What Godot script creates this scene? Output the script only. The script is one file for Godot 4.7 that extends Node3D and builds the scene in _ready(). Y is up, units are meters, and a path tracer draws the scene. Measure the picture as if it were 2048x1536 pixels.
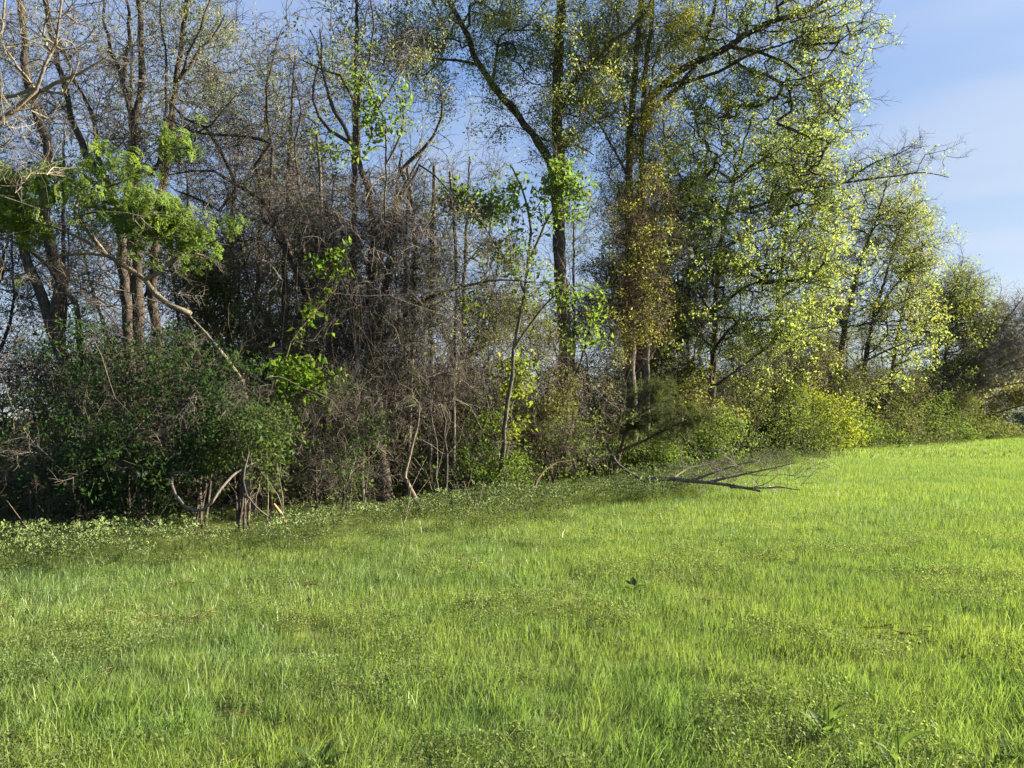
extends Node3D
# A hedgerow of spring trees along a mown meadow, low sun from the right behind the trees.

var rng := RandomNumberGenerator.new()
var wob := FastNoiseLite.new()
var patch := FastNoiseLite.new()
var mats := {}
var sprays := {}
var used := {}

# ---------------------------------------------------------------- small helpers
func numbered(called: String) -> String:
	var n: int = used.get(called, 0)
	used[called] = n + 1
	return called if n == 0 else "%s_%03d" % [called, n]

func thing(called: String, label: String, category: String, at: Vector3, group := "") -> Node3D:
	var o := Node3D.new()
	o.name = numbered(called)
	add_child(o)
	o.position = at
	tag(o, label, category, group)
	return o

func tag(o: Node3D, label: String, category: String, group := "") -> void:
	o.set_meta("label", label)
	o.set_meta("category", category)
	if group:
		o.set_meta("group", group)

func put_mesh(called: String, mesh: Mesh, mat: Material, parent: Node3D, kind := "") -> MeshInstance3D:
	var o := MeshInstance3D.new()
	o.name = called if parent != self else numbered(called)
	o.mesh = mesh
	if mat:
		o.material_override = mat
	if kind:
		o.set_meta("kind", kind)
	parent.add_child(o, true)
	return o

func rnd(a: float, b: float) -> float:
	return rng.randf_range(a, b)

func rdir() -> Vector3:
	var z := rnd(-1, 1)
	var a := rnd(0, TAU)
	var q := sqrt(1 - z * z)
	return Vector3(q * cos(a), z, q * sin(a))

# ---------------------------------------------------------------- a triangle collector
class Geo:
	var v := PackedVector3Array()
	var n := PackedVector3Array()
	var c := PackedColorArray()
	var i := PackedInt32Array()
	var colored := false

	func tube(pts: PackedVector3Array, rad: PackedFloat32Array, sides: int, bump: FastNoiseLite = null) -> void:
		var m := pts.size()
		if m < 2:
			return
		var t := (pts[1] - pts[0]).normalized()
		var u := t.cross(Vector3(0.31, 0.17, 0.93)).normalized()
		var first := v.size()
		for k in m:
			var t2: Vector3 = (pts[mini(k + 1, m - 1)] - pts[maxi(k - 1, 0)]).normalized()
			u = (u - t2 * u.dot(t2)).normalized()
			var w := t2.cross(u)
			var r := rad[k]
			for s in sides:
				var a := TAU * s / sides
				var d := u * cos(a) + w * sin(a)
				var rr := r
				if bump:
					rr *= 1.0 + 0.3 * bump.get_noise_3dv(pts[k] * 4.0 + d * 2.0)
				v.append(pts[k] + d * rr)
				n.append(d)
		for k in m - 1:
			for s in sides:
				var a := first + k * sides + s
				var b := first + k * sides + (s + 1) % sides
				i.append_array([a, a + sides, b, b, a + sides, b + sides])
		var tip := v.size()
		v.append(pts[m - 1] + (pts[m - 1] - pts[m - 2]).normalized() * rad[m - 1])
		n.append((pts[m - 1] - pts[m - 2]).normalized())
		for s in sides:
			i.append_array([first + (m - 1) * sides + s, tip, first + (m - 1) * sides + (s + 1) % sides])

	# a folded leaf: four corners, two faces
	func leaf(b: Vector3, u: Vector3, s: Vector3, length: float, width: float, fold: float, col: Color) -> void:
		var up := s.cross(u).normalized()
		var f := v.size()
		v.append_array([b, b + u * length * 0.42 + s * width * 0.5 + up * fold * width, b + u * length - up * length * 0.12, b + u * length * 0.42 - s * width * 0.5 + up * fold * width])
		var n1 := (v[f + 1] - v[f]).cross(v[f + 2] - v[f]).normalized()
		var n2 := (v[f + 2] - v[f]).cross(v[f + 3] - v[f]).normalized()
		var nm := (n1 + n2).normalized()
		n.append_array([nm, n1, nm, n2])
		c.append_array([col, col, col, col])
		i.append_array([f, f + 2, f + 1, f, f + 3, f + 2])
		colored = true

	# a lobed or toothed leaf: a fan round the middle vein
	func big_leaf(b: Vector3, u: Vector3, s: Vector3, length: float, width: float, fold: float, curl: float, col: Color, outline: Array) -> void:
		var up := s.cross(u).normalized()
		var f := v.size()
		var m := outline.size()
		for side in 3:
			for k in m:
				var t: float = float(k) / (m - 1)
				var w: float = outline[k] * width * 0.5
				var q: float = (side - 1) * w
				v.append(b + u * length * t + s * q + up * (absf(q) * fold - curl * length * t * t))
				n.append((up + s * (side - 1) * -0.3 + u * curl * t).normalized())
				c.append(col)
		for side in 2:
			for k in m - 1:
				var a := f + side * m + k
				i.append_array([a, a + 1, a + m, a + m, a + 1, a + m + 1])
		colored = true

	# a bent blade of grass
	func blade(b: Vector3, lean: Vector3, h: float, w: float, face: float, segs: int, col: Color) -> void:
		var s := Vector3(cos(face), 0, sin(face)) * w * 0.5
		var f := v.size()
		for k in segs:
			var t := float(k) / segs
			var p := b + Vector3(0, h * (t - 0.25 * t * t * lean.length()), 0) + lean * h * t * t
			var q := s * (1.0 - 0.75 * t * t)
			v.append_array([p - q, p + q])
			var nn := (Vector3(-sin(face), 0.25, cos(face)) - lean * t).normalized()
			n.append_array([nn, nn])
			c.append_array([col, col])
		v.append(b + Vector3(0, h * (1 - 0.25 * lean.length()), 0) + lean * h)
		n.append(n[n.size() - 1])
		c.append(col)
		for k in segs - 1:
			var a := f + 2 * k
			i.append_array([a, a + 2, a + 1, a + 1, a + 2, a + 3])
		var l := f + 2 * segs - 2
		i.append_array([l, l + 2, l + 1])
		colored = true

	func into(mesh: ArrayMesh, mat: Material) -> void:
		if v.is_empty():
			return
		var a := []
		a.resize(Mesh.ARRAY_MAX)
		a[Mesh.ARRAY_VERTEX] = v
		a[Mesh.ARRAY_NORMAL] = n
		if colored:
			a[Mesh.ARRAY_COLOR] = c
		a[Mesh.ARRAY_INDEX] = i
		mesh.add_surface_from_arrays(Mesh.PRIMITIVE_TRIANGLES, a)
		mesh.surface_set_material(mesh.get_surface_count() - 1, mat)

# ---------------------------------------------------------------- copies collected for one MultiMesh
class Copies:
	var buf := PackedFloat32Array()
	var count := 0

	func add(at: Vector3, y: Vector3, roll: float, size: float, col: Color) -> void:
		var x := y.cross(Vector3(0.13, 0.35, 0.93)).normalized().rotated(y, roll)
		var z := x.cross(y)
		buf.append_array([x.x * size, y.x * size, z.x * size, at.x, x.y * size, y.y * size, z.y * size, at.y, x.z * size, y.z * size, z.z * size, at.z, col.r, col.g, col.b, 1.0])
		count += 1

func put_copies(called: String, mesh: Mesh, got: Copies, parent: Node3D, kind := "stuff") -> MultiMeshInstance3D:
	if got.count == 0:
		return null
	var mm := MultiMesh.new()
	mm.transform_format = MultiMesh.TRANSFORM_3D
	mm.use_colors = true
	mm.mesh = mesh
	mm.instance_count = got.count
	mm.buffer = got.buf
	var o := MultiMeshInstance3D.new()
	o.name = called if parent != self else numbered(called)
	o.multimesh = mm
	o.set_meta("kind", kind)
	parent.add_child(o, true)
	return o

# ---------------------------------------------------------------- materials
func noise_tex(freq: float, ramp: Array, normal := false, bump := 4.0, octaves := 4, kind := FastNoiseLite.TYPE_SIMPLEX_SMOOTH) -> NoiseTexture2D:
	var t := NoiseTexture2D.new()
	t.width = 512
	t.height = 512
	t.seamless = true
	t.generate_mipmaps = false
	var f := FastNoiseLite.new()
	f.noise_type = kind
	f.seed = 11
	f.frequency = freq
	f.fractal_octaves = octaves
	t.noise = f
	if normal:
		t.as_normal_map = true
		t.bump_strength = bump
	else:
		var g := Gradient.new()
		g.offsets = PackedFloat32Array([0.0, 0.35, 0.6, 1.0])
		g.colors = PackedColorArray(ramp)
		t.color_ramp = g
	return t

func lin(r: float, g: float, b: float) -> Color:
	return Color(r, g, b).linear_to_srgb()

func bark(key: String, ramp: Array) -> void:
	var m := StandardMaterial3D.new()
	m.albedo_texture = noise_tex(0.012, ramp)
	m.normal_enabled = true
	m.normal_texture = noise_tex(0.03, [], true, 9.0)
	m.uv1_triplanar = true
	m.uv1_world_triplanar = true
	m.uv1_scale = Vector3(2.6, 0.75, 2.6)
	m.roughness = 0.92
	m.metallic_specular = 0.25
	mats[key] = m

func tinted(key: String, rough: float, spec: float, back: Color) -> void:
	var m := StandardMaterial3D.new()
	m.albedo_color = Color.WHITE
	m.vertex_color_use_as_albedo = true
	m.roughness = rough
	m.metallic_specular = spec
	m.cull_mode = BaseMaterial3D.CULL_DISABLED
	if back.r > 0.0:
		m.backlight_enabled = true
		m.backlight = back
	mats[key] = m

func make_materials() -> void:
	bark("bark_dark", [lin(0.021, 0.017, 0.015), lin(0.041, 0.035, 0.030), lin(0.065, 0.056, 0.048), lin(0.113, 0.099, 0.085)])
	bark("bark_grey", [lin(0.036, 0.032, 0.029), lin(0.067, 0.062, 0.055), lin(0.107, 0.098, 0.087), lin(0.174, 0.160, 0.144)])
	bark("bark_pale", [lin(0.065, 0.052, 0.040), lin(0.119, 0.099, 0.077), lin(0.168, 0.143, 0.113), lin(0.228, 0.203, 0.168)])
	bark("bark_brown", [lin(0.036, 0.026, 0.018), lin(0.078, 0.057, 0.040), lin(0.121, 0.090, 0.065), lin(0.182, 0.143, 0.109)])
	bark("split_wood", [lin(0.168, 0.105, 0.052), lin(0.252, 0.168, 0.091), lin(0.315, 0.224, 0.133), lin(0.385, 0.294, 0.196)])
	tinted("leaf", 0.5, 0.25, LEAF_BACK)
	tinted("twig", 0.85, 0.3, Color(0, 0, 0))
	tinted("grass", 0.42, 0.45, GRASS_BACK)
	tinted("petal", 0.7, 0.2, Color(0.5, 0.5, 0.5))
	tinted("dead", 0.9, 0.1, Color(0.3, 0.27, 0.2))

# ---------------------------------------------------------------- sprays: small meshes set out in many copies
func twig_into(g: Geo, at: Vector3, dir: Vector3, length: float, r: float, level: int, droop: float) -> void:
	var pts := PackedVector3Array([at])
	var rad := PackedFloat32Array([r])
	var segs := 4 if level == 0 else 2
	var p := at
	var d := dir
	for k in segs:
		d = (d + rdir() * 0.28 + Vector3(0, -droop, 0)).normalized()
		p += d * length / segs
		pts.append(p)
		rad.append(lerpf(r, r * 0.35, float(k + 1) / segs))
		if level < 2:
			for j in (2 if level == 0 else 1):
				var side := (d * 0.75 + rdir().cross(d).normalized() * 0.8).normalized()
				twig_into(g, p - d * length / segs * rnd(0, 0.9), side, length * rnd(0.35, 0.6), r * 0.55, level + 1, droop)
	g.tube(pts, rad, 3)
	while g.c.size() < g.v.size():
		g.c.append(Color(1, 1, 1))
	g.colored = true

func twig_mesh(droop: float, r: float) -> ArrayMesh:
	var g := Geo.new()
	twig_into(g, Vector3.ZERO, Vector3.UP, 1.0, r, 0, droop)
	var m := ArrayMesh.new()
	g.into(m, mats.twig)
	return m

# a shoot with leaves along it, growing up +y, about one long: copies scale it
func leaf_spray(count: int, leaf_len: float, leaf_wid: float, hang: float, spread: float) -> ArrayMesh:
	var g := Geo.new()
	var tw := Geo.new()
	var pts := PackedVector3Array()
	var rad := PackedFloat32Array()
	var bend := rdir() * 0.25
	for k in 5:
		var t := k / 4.0
		pts.append(Vector3(bend.x * t * t, t, bend.z * t * t))
		rad.append(0.010 * (1.0 - 0.7 * t))
	tw.tube(pts, rad, 3)
	while tw.c.size() < tw.v.size():
		tw.c.append(Color(0.9, 0.75, 0.6))
	tw.colored = true
	for k in count:
		var t := rnd(0.12, 1.0)
		var a := k * 2.4 + rnd(-0.5, 0.5)
		var out := Vector3(cos(a), 0, sin(a))
		var b := Vector3(bend.x * t * t, t, bend.z * t * t) + out * rnd(0.02, spread)
		var u := (out * rnd(0.5, 1.0) + Vector3(0, rnd(-0.2, 0.8) - hang, 0) + rdir() * 0.35).normalized()
		var s := u.cross(rdir()).normalized()
		var q := rnd(0.6, 1.15)
		var sh := rnd(0.72, 1.25)
		g.leaf(b, u, s, leaf_len * q, leaf_wid * q, rnd(0.1, 0.3), Color(sh * rnd(0.88, 1.12), sh, sh * rnd(0.8, 1.2)))
	var m := ArrayMesh.new()
	g.into(m, mats.leaf)
	tw.into(m, mats.twig)
	return m

# feathery compound leaves hanging from a shoot
func compound_spray(leaves: int, leaflets: int) -> ArrayMesh:
	var g := Geo.new()
	for k in leaves:
		var t := rnd(0.1, 1.0)
		var a := k * 2.4 + rnd(-0.4, 0.4)
		var d := (Vector3(cos(a), rnd(-0.1, 0.7), sin(a))).normalized()
		var p := Vector3(0, t * 0.8, 0)
		var length := rnd(0.45, 0.7)
		var sh := rnd(0.75, 1.25)
		for j in leaflets:
			var f := (j + 1.0) / leaflets
			d = (d + Vector3(0, -0.16, 0)).normalized()
			p += d * length / leaflets
			for side in [-1, 1]:
				var s: Vector3 = d.cross(Vector3.UP).normalized() * side
				var u: Vector3 = (d * 0.6 + s * 0.8 + rdir() * 0.25).normalized()
				g.leaf(p, u, u.cross(Vector3.UP + rdir() * 0.5).normalized(), rnd(0.16, 0.26), rnd(0.07, 0.11), 0.15, Color(sh * rnd(0.85, 1.1), sh, sh))
	var m := ArrayMesh.new()
	g.into(m, mats.leaf)
	return m

# fine scale-leaved sprays of a juniper
func needle_spray() -> ArrayMesh:
	var g := Geo.new()
	for k in 70:
		var t := rnd(0.05, 1.0)
		var out := rdir()
		var u := (Vector3(out.x, rnd(0.3, 1.0), out.z)).normalized()
		var sh := rnd(0.7, 1.3)
		g.leaf(Vector3(out.x * 0.12 * t, t * 0.8, out.z * 0.12 * t), u, u.cross(rdir()).normalized(), rnd(0.16, 0.34), rnd(0.012, 0.022), 0.1, Color(sh * rnd(0.85, 1.25), sh, sh))
	var m := ArrayMesh.new()
	g.into(m, mats.leaf)
	return m

func make_sprays() -> void:
	sprays.twig = [twig_mesh(0.0, 0.013), twig_mesh(0.05, 0.012), twig_mesh(-0.06, 0.013)]
	sprays.tangle = [twig_mesh(0.42, 0.013), twig_mesh(0.25, 0.014), twig_mesh(0.6, 0.012)]
	sprays.maple = [leaf_spray(10, 0.33, 0.22, 0.5, 0.45), leaf_spray(9, 0.36, 0.24, 0.7, 0.5)]
	sprays.fine = [leaf_spray(16, 0.2, 0.1, 0.2, 0.4), leaf_spray(15, 0.21, 0.1, 0.5, 0.45)]
	sprays.shrub = [leaf_spray(18, 0.2, 0.11, 0.1, 0.34), leaf_spray(16, 0.22, 0.12, 0.3, 0.38)]
	sprays.broad = [leaf_spray(7, 0.46, 0.24, 0.9, 0.4), leaf_spray(6, 0.5, 0.26, 1.1, 0.44)]
	sprays.ash = [compound_spray(7, 5), compound_spray(6, 6)]
	sprays.cedar = [needle_spray(), needle_spray()]

# ---------------------------------------------------------------- skeletons of branches
class Sk:
	var p := PackedVector3Array()
	var par := PackedInt32Array()
	var fix := PackedFloat32Array()
	var r := PackedFloat32Array()
	var grp := PackedInt32Array()
	var leaf := PackedFloat32Array()
	var twig := PackedFloat32Array()
	var names := ["branches"]

	func add(at: Vector3, parent: int, f: float, g: int, lf: float, tw: float) -> int:
		p.append(at)
		par.append(parent)
		fix.append(f)
		grp.append(g)
		leaf.append(lf)
		twig.append(tw)
		return p.size() - 1

	func nearest(t: Vector3, below: float) -> int:
		var best := 0
		var least := 1e9
		for k in p.size():
			var q := p[k]
			var d := q.distance_squared_to(t)
			if d < least:
				if q.y > t.y:
					d += below * (q.y - t.y)
				if d < least:
					least = d
					best = k
		return best

# a hand-laid stem or limb through points; the first stands on the ground or springs from the nearest wood
func lay(sk: Sk, called: String, pts: Array, r0: float, r1: float, wiggle := 0.05) -> void:
	var g := sk.names.size()
	sk.names.append(called)
	var parent := -1
	var all: Array = pts.duplicate()
	if pts[0].y > 0.35 and sk.p.size() > 0:
		parent = sk.nearest(pts[0], 0.0)
		if sk.p[parent].distance_to(pts[0]) > 0.25:
			all.push_front(sk.p[parent])
		else:
			all[0] = sk.p[parent]
	var total := 0.0
	for k in all.size() - 1:
		total += all[k].distance_to(all[k + 1])
	var done := 0.0
	for k in all.size() - 1:
		var a: Vector3 = all[maxi(k - 1, 0)]
		var b: Vector3 = all[k]
		var c: Vector3 = all[k + 1]
		var d: Vector3 = all[mini(k + 2, all.size() - 1)]
		var seg := b.distance_to(c)
		var n := maxi(1, int(seg / 0.28))
		for j in n + (1 if k == all.size() - 2 else 0):
			if k == 0 and j == 0 and parent >= 0:
				continue
			var t := float(j) / n
			var q := b.cubic_interpolate(c, a, d, t)
			var f := (done + seg * t) / maxf(total, 0.01)
			q += Vector3(wob.get_noise_3dv(q * 1.7), 0, wob.get_noise_3dv(q * 1.7 + Vector3(50, 0, 9))) * wiggle * (0.3 if q.y < 0.3 else 1.0)
			parent = sk.add(q, parent, lerpf(r0, r1, pow(f, 0.8)), g, 0.0, 0.0)
		done += seg

# branches that grow from the wood there is to places spread through an ellipsoid
func fill(sk: Sk, c: Vector3, e: Vector3, n: int, leaf: float, twig: float, droop := 0.0, wander := 0.1) -> void:
	var to := []
	var root := sk.p[sk.nearest(c, 0.5)]
	for k in n:
		var q := rdir() * pow(rng.randf(), 0.45) * rnd(0.7, 1.25)
		var t := c + Vector3(q.x * e.x, q.y * e.y, q.z * e.z)
		if t.y < 0.15:
			t.y = rnd(0.15, 0.6)
		to.append([t.distance_squared_to(root), t])
	to.sort_custom(func(a, b): return a[0] < b[0])
	for it in to:
		var t: Vector3 = it[1]
		var at := sk.nearest(t, 2.0 if droop <= 0.0 else 0.3)
		var dist := sk.p[at].distance_to(t)
		if dist < 0.12:
			continue
		var back := int(clampf(dist * 0.7 / 0.3, 0, 6))
		while back > 0 and sk.par[at] >= 0 and sk.par[sk.par[at]] >= 0 and sk.p[sk.par[at]].y < t.y + 1.0:
			at = sk.par[at]
			back -= 1
		var p0 := sk.p[at]
		dist = p0.distance_to(t)
		var d0 := (t - p0).normalized()
		if sk.par[at] >= 0:
			d0 = (d0 * 1.1 + (p0 - sk.p[sk.par[at]]).normalized() * 0.8).normalized()
		var p1 := p0 + d0 * dist * 0.4
		var p2 := t + (Vector3(0, droop, 0) + (p0 - t).normalized() * 0.7 + rdir() * 0.3) * dist * 0.35
		var m := maxi(2, int(dist / 0.3))
		var parent := at
		for j in m:
			var s := (j + 1.0) / m
			var q := p0.bezier_interpolate(p1, p2, t, s)
			if j < m - 1:
				q += rdir() * wander * minf(dist, 2.0) * 0.35
			parent = sk.add(q, parent, 0.0, 0, leaf, twig)

# the wood of a skeleton as tubes: one mesh for each laid limb, one for the grown branches
func build_wood(sk: Sk, root: Node3D, mat: Material, tip: float, low := false) -> void:
	var n := sk.p.size()
	var acc := PackedFloat32Array()
	acc.resize(n)
	acc.fill(0.0)
	sk.r.resize(n)
	var main := PackedInt32Array()
	main.resize(n)
	main.fill(-1)
	var main_r := PackedFloat32Array()
	main_r.resize(n)
	main_r.fill(0.0)
	for k in range(n - 1, -1, -1):
		var own := pow(maxf(acc[k], pow(tip, 2.5)), 1.0 / 2.5)
		var f := sk.fix[k]
		sk.r[k] = f if f > 0.0 else minf(own, 0.09)
		var q := sk.par[k]
		if q >= 0:
			acc[q] += pow(minf(sk.r[k], 0.05), 2.5)
			if sk.grp[q] == sk.grp[k] and sk.r[k] > main_r[q]:
				main_r[q] = sk.r[k]
				main[q] = k
	var geos := []
	for g in sk.names.size():
		geos.append(Geo.new())
	for k in n:
		var q := sk.par[k]
		if q >= 0 and main[q] == k:
			continue
		var pts := PackedVector3Array()
		var rad := PackedFloat32Array()
		if q >= 0:
			pts.append(sk.p[q] - root.position)
			rad.append(minf(sk.r[q], sk.r[k] * 1.25))
		var at := k
		while at >= 0:
			pts.append(sk.p[at] - root.position)
			var r := sk.r[at]
			if q < 0:
				r *= 1.0 + 0.7 * exp(-maxf(sk.p[at].y, 0.0) / 0.22)
			rad.append(r)
			at = main[at]
		if pts.size() < 2:
			continue
		var big := sk.r[k]
		var g: Geo = geos[sk.grp[k]]
		g.tube(pts, rad, (9 if big > 0.07 else 5 if big > 0.018 else 3) if not low else (5 if big > 0.06 else 3), wob if big > 0.05 else null)
	for g in sk.names.size():
		var geo: Geo = geos[g]
		if geo.v.is_empty():
			continue
		var mesh := ArrayMesh.new()
		geo.into(mesh, mat)
		put_mesh(sk.names[g], mesh, null, root, "stuff" if g == 0 else "")

# leaves and twigs on the thin wood
func dress(sk: Sk, root: Node3D, o: Dictionary) -> void:
	var leaf_mesh: Array = sprays[o.get("leaf", "fine")]
	var twig_mesh_: Array = sprays[o.get("twig", "twig")]
	var lc: Color = o.get("tint", Color(0.1, 0.13, 0.04))
	var tc: Color = o.get("twig_tint", Color(0.12, 0.10, 0.085))
	var ls: float = o.get("leaf_size", 0.4)
	var ts: float = o.get("twig_size", 0.8)
	var sag: float = o.get("sag", 0.0)
	var lift: float = o.get("lift", 0.2)
	var loose: float = o.get("loose", 0.28)
	var clump: float = o.get("clump", 0.8)
	var leaves := [Copies.new(), Copies.new()]
	var twigs := [Copies.new(), Copies.new(), Copies.new()]
	for k in sk.p.size():
		if sk.par[k] < 0 or sk.r[k] > 0.02:
			continue
		var at := sk.p[k]
		var d := (at - sk.p[sk.par[k]]).normalized()
		var here := at - root.position
		var many := sk.twig[k]
		while many > 0.0:
			if rng.randf() < many:
				var y := (d * 0.6 + rdir() * 0.9 + Vector3(0, lift, 0)).normalized()
				var sh := rnd(0.45, 1.3) if rng.randf() < 0.7 else rnd(1.3, 2.6)
				twigs[rng.randi() % 3].add(here + rdir() * 0.05, y, rnd(0, TAU), ts * rnd(0.55, 1.25), Color(tc.r * sh * 0.62, tc.g * sh * 0.62, tc.b * sh * 0.62))
			many -= 1.0
		many = sk.leaf[k] * clampf(0.75 + 2.6 * wob.get_noise_3dv(at * clump), 0.12, 2.0)
		while many > 0.0:
			if rng.randf() < many:
				var y := (d * 0.5 + rdir() * 0.9 + Vector3(0, lift - sag, 0)).normalized()
				var sh := rnd(0.75, 1.3)
				var hue := rnd(-1.0, 1.0) + 0.8 * patch.get_noise_3dv(at * 2.0)
				var off := rdir() * rnd(0.0, loose)
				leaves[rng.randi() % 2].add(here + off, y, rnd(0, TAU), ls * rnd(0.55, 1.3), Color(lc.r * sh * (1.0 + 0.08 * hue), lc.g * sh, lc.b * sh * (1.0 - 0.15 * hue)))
			many -= 1.0
	for k in 3:
		put_copies("twigs", twig_mesh_[k], twigs[k], root)
	for k in 2:
		put_copies("foliage", leaf_mesh[k], leaves[k], root)

func plant(called: String, label: String, category: String, lines: Array, fills: Array, o := {}) -> Node3D:
	var base: Vector3 = lines[0][3][0]
	rng.seed = hash(called + label)
	var root := thing(called, label, category, Vector3(base.x, 0, base.z), o.get("group", ""))
	var sk := Sk.new()
	for l in lines:
		lay(sk, l[0], l[3], l[1], l[2], o.get("wiggle", 0.08))
	for f in fills:
		fill(sk, f[0], f[1], f[2], f[3], f[4], o.get("droop", 0.0), o.get("wander", 0.12))
	build_wood(sk, root, mats[o.get("bark", "bark_dark")], o.get("tip", 0.005), o.get("low", false))
	dress(sk, root, o)
	return root

func another(root: Node3D, label: String, at: Vector3, turn: float, size: float) -> Node3D:
	var c: Node3D = root.duplicate()
	var plain := String(root.name).rstrip("0123456789").trim_suffix("_")
	c.name = numbered(plain)
	add_child(c)
	c.position = at
	c.rotation.y = turn
	c.scale = Vector3.ONE * size
	c.set_meta("label", label)
	return c

const LEAF_BACK := Color(1.1, 1.1, 0.9)
const GRASS_BACK := Color(1.0, 1.0, 0.75)
const SUN_AZIMUTH := 76.0
const SUN_HEIGHT := 23.0

# foot of the hedge, seen from above (x, depth), from left to right
var edge := PackedVector2Array([Vector2(-16, 2.5), Vector2(-9.5, 6.2), Vector2(-5.7, 8.5), Vector2(-4.4, 9.2), Vector2(-3.4, 9.8), Vector2(-2.3, 10.8), Vector2(-1.0, 11.8), Vector2(0.66, 13.1), Vector2(2.3, 15.1), Vector2(5.0, 19.9), Vector2(9.1, 26.2), Vector2(14.7, 35.5), Vector2(23, 45), Vector2(30, 52), Vector2(38, 58), Vector2(48, 66)])

# how far a place lies out on the meadow (positive) or into the hedge (negative)
func meadow(x: float, d: float) -> float:
	var q := Vector2(x, d)
	var least := 1e9
	var side := 1.0
	for k in edge.size() - 1:
		var a := edge[k]
		var ab := edge[k + 1] - a
		var t := clampf((q - a).dot(ab) / ab.length_squared(), 0.0, 1.0)
		var e := q - (a + ab * t)
		var l := e.length_squared()
		if l < least:
			least = l
			side = -1.0 if ab.cross(q - a) > 0.0 else 1.0
	return sqrt(least) * side

func ground_at(x: float, d: float) -> float:
	return 0.035 * patch.get_noise_2d(x * 9.0, d * 9.0)

func make_sky() -> Sky:
	var im := Image.create(1024, 512, false, Image.FORMAT_RGBF)
	var az := deg_to_rad(SUN_AZIMUTH)
	var el := deg_to_rad(SUN_HEIGHT)
	var sun := Vector3(sin(az) * cos(el), sin(el), -cos(az) * cos(el))
	var f := FastNoiseLite.new()
	f.seed = 5
	f.frequency = 1.1
	f.fractal_octaves = 5
	var horizon := SKY_HORIZON
	var zenith := SKY_ZENITH
	for y in 512:
		var up := PI * (0.5 - (y + 0.5) / 512.0)
		for x in 1024:
			if up < -0.02:
				im.set_pixel(x, y, Color(0.12, 0.15, 0.07))
				continue
			var a := TAU * ((x + 0.5) / 1024.0)
			var e := Vector3(sin(a) * cos(up), sin(up), -cos(a) * cos(up))
			var s := maxf(e.y, 0.0)
			var c := horizon.lerp(zenith, sqrt(s))
			var ang := acos(clampf(e.dot(sun), -1, 1))
			var glow := 0.20 * exp(-ang / 0.38) + 0.03 * exp(-ang / 0.8)
			c += Color(1.0, 0.95, 0.62) * glow + Color(0.155, 0.14, 0.09) * exp(-s / 0.12)
			# thin high cloud drawn out in streaks
			var p := Vector3(e.x / (s + 0.12), 0, e.z / (s + 0.12))
			var st := f.get_noise_3d(p.x * 0.35 + p.z * 0.25, 3.0, p.z * 1.3 - p.x * 0.9)
			var veil := smoothstep(-0.15, 0.5, st) * smoothstep(0.0, 0.12, s) * 0.3
			c = c.lerp(Color(0.17, 0.18, 0.195), veil)
			im.set_pixel(x, y, c)
	var m := PanoramaSkyMaterial.new()
	m.panorama = ImageTexture.create_from_image(im)
	var sky := Sky.new()
	sky.sky_material = m
	return sky

const SKY_HORIZON := Color(0.07, 0.108, 0.142)
const SKY_ZENITH := Color(0.014, 0.05, 0.162)

func tuft(blades: int, reach: float, h: float, w: float, segs: int, droopy: float) -> ArrayMesh:
	var g := Geo.new()
	for k in blades:
		var a := rnd(0, TAU)
		var q := sqrt(rng.randf()) * reach
		var sh := rnd(0.4, 1.6)
		var col := Color(sh * rnd(0.85, 1.2), sh, sh * rnd(0.7, 1.2))
		if rng.randf() < 0.07:
			col = Color(1.9, 1.4, 2.4) * rnd(0.7, 1.2)
		var la := rnd(0, TAU)
		g.blade(Vector3(cos(a) * q, -0.01, sin(a) * q), Vector3(cos(la), 0, sin(la)) * rnd(0.1, droopy), h * rnd(0.55, 1.2), w * rnd(0.7, 1.3), rnd(0, TAU), segs, col)
	var m := ArrayMesh.new()
	g.into(m, mats.grass)
	return m

# a creeping weed: small round leaves on short stems
func clover(count: int, reach: float, h: float, leaf: float, flower: float) -> ArrayMesh:
	var g := Geo.new()
	var fl := Geo.new()
	for k in count:
		var a := rnd(0, TAU)
		var q := sqrt(rng.randf()) * reach
		var p := Vector3(cos(a) * q, h * rnd(0.25, 1.0), sin(a) * q)
		var u := (Vector3(cos(a), rnd(-0.3, 0.5), sin(a)) + rdir() * 0.6).normalized()
		var sh := rnd(0.7, 1.3)
		g.leaf(p, u, u.cross(Vector3.UP + rdir() * 0.6).normalized(), leaf * rnd(0.6, 1.2), leaf * rnd(0.5, 0.9), 0.15, Color(sh * rnd(0.85, 1.15), sh, sh))
		if k % 3 == 0:
			var sa := rnd(0, TAU)
			g.blade(Vector3(p.x, 0, p.z), Vector3(0.1, 0, 0.05), p.y, leaf * 0.12, sa, 2, Color(0.9, 0.8, 0.7))
	if flower > 0.0:
		for k in 12:
			var a := rnd(0, TAU)
			var q := sqrt(rng.randf()) * reach
			var p := Vector3(cos(a) * q, h * rnd(0.95, 1.25), sin(a) * q)
			g.blade(Vector3(p.x, 0, p.z), Vector3(0.02, 0, 0.02), p.y, leaf * 0.1, a, 2, Color(0.9, 0.9, 0.8))
			for j in 7:
				var u := (rdir() + Vector3.UP * 0.6).normalized()
				fl.leaf(p + rdir() * flower * 0.6, u, u.cross(rdir()).normalized(), flower * 1.1, flower * 0.8, 0.1, Color(1, 1, 1))
	var m := ArrayMesh.new()
	g.into(m, mats.leaf)
	fl.into(m, mats.petal)
	return m

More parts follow.
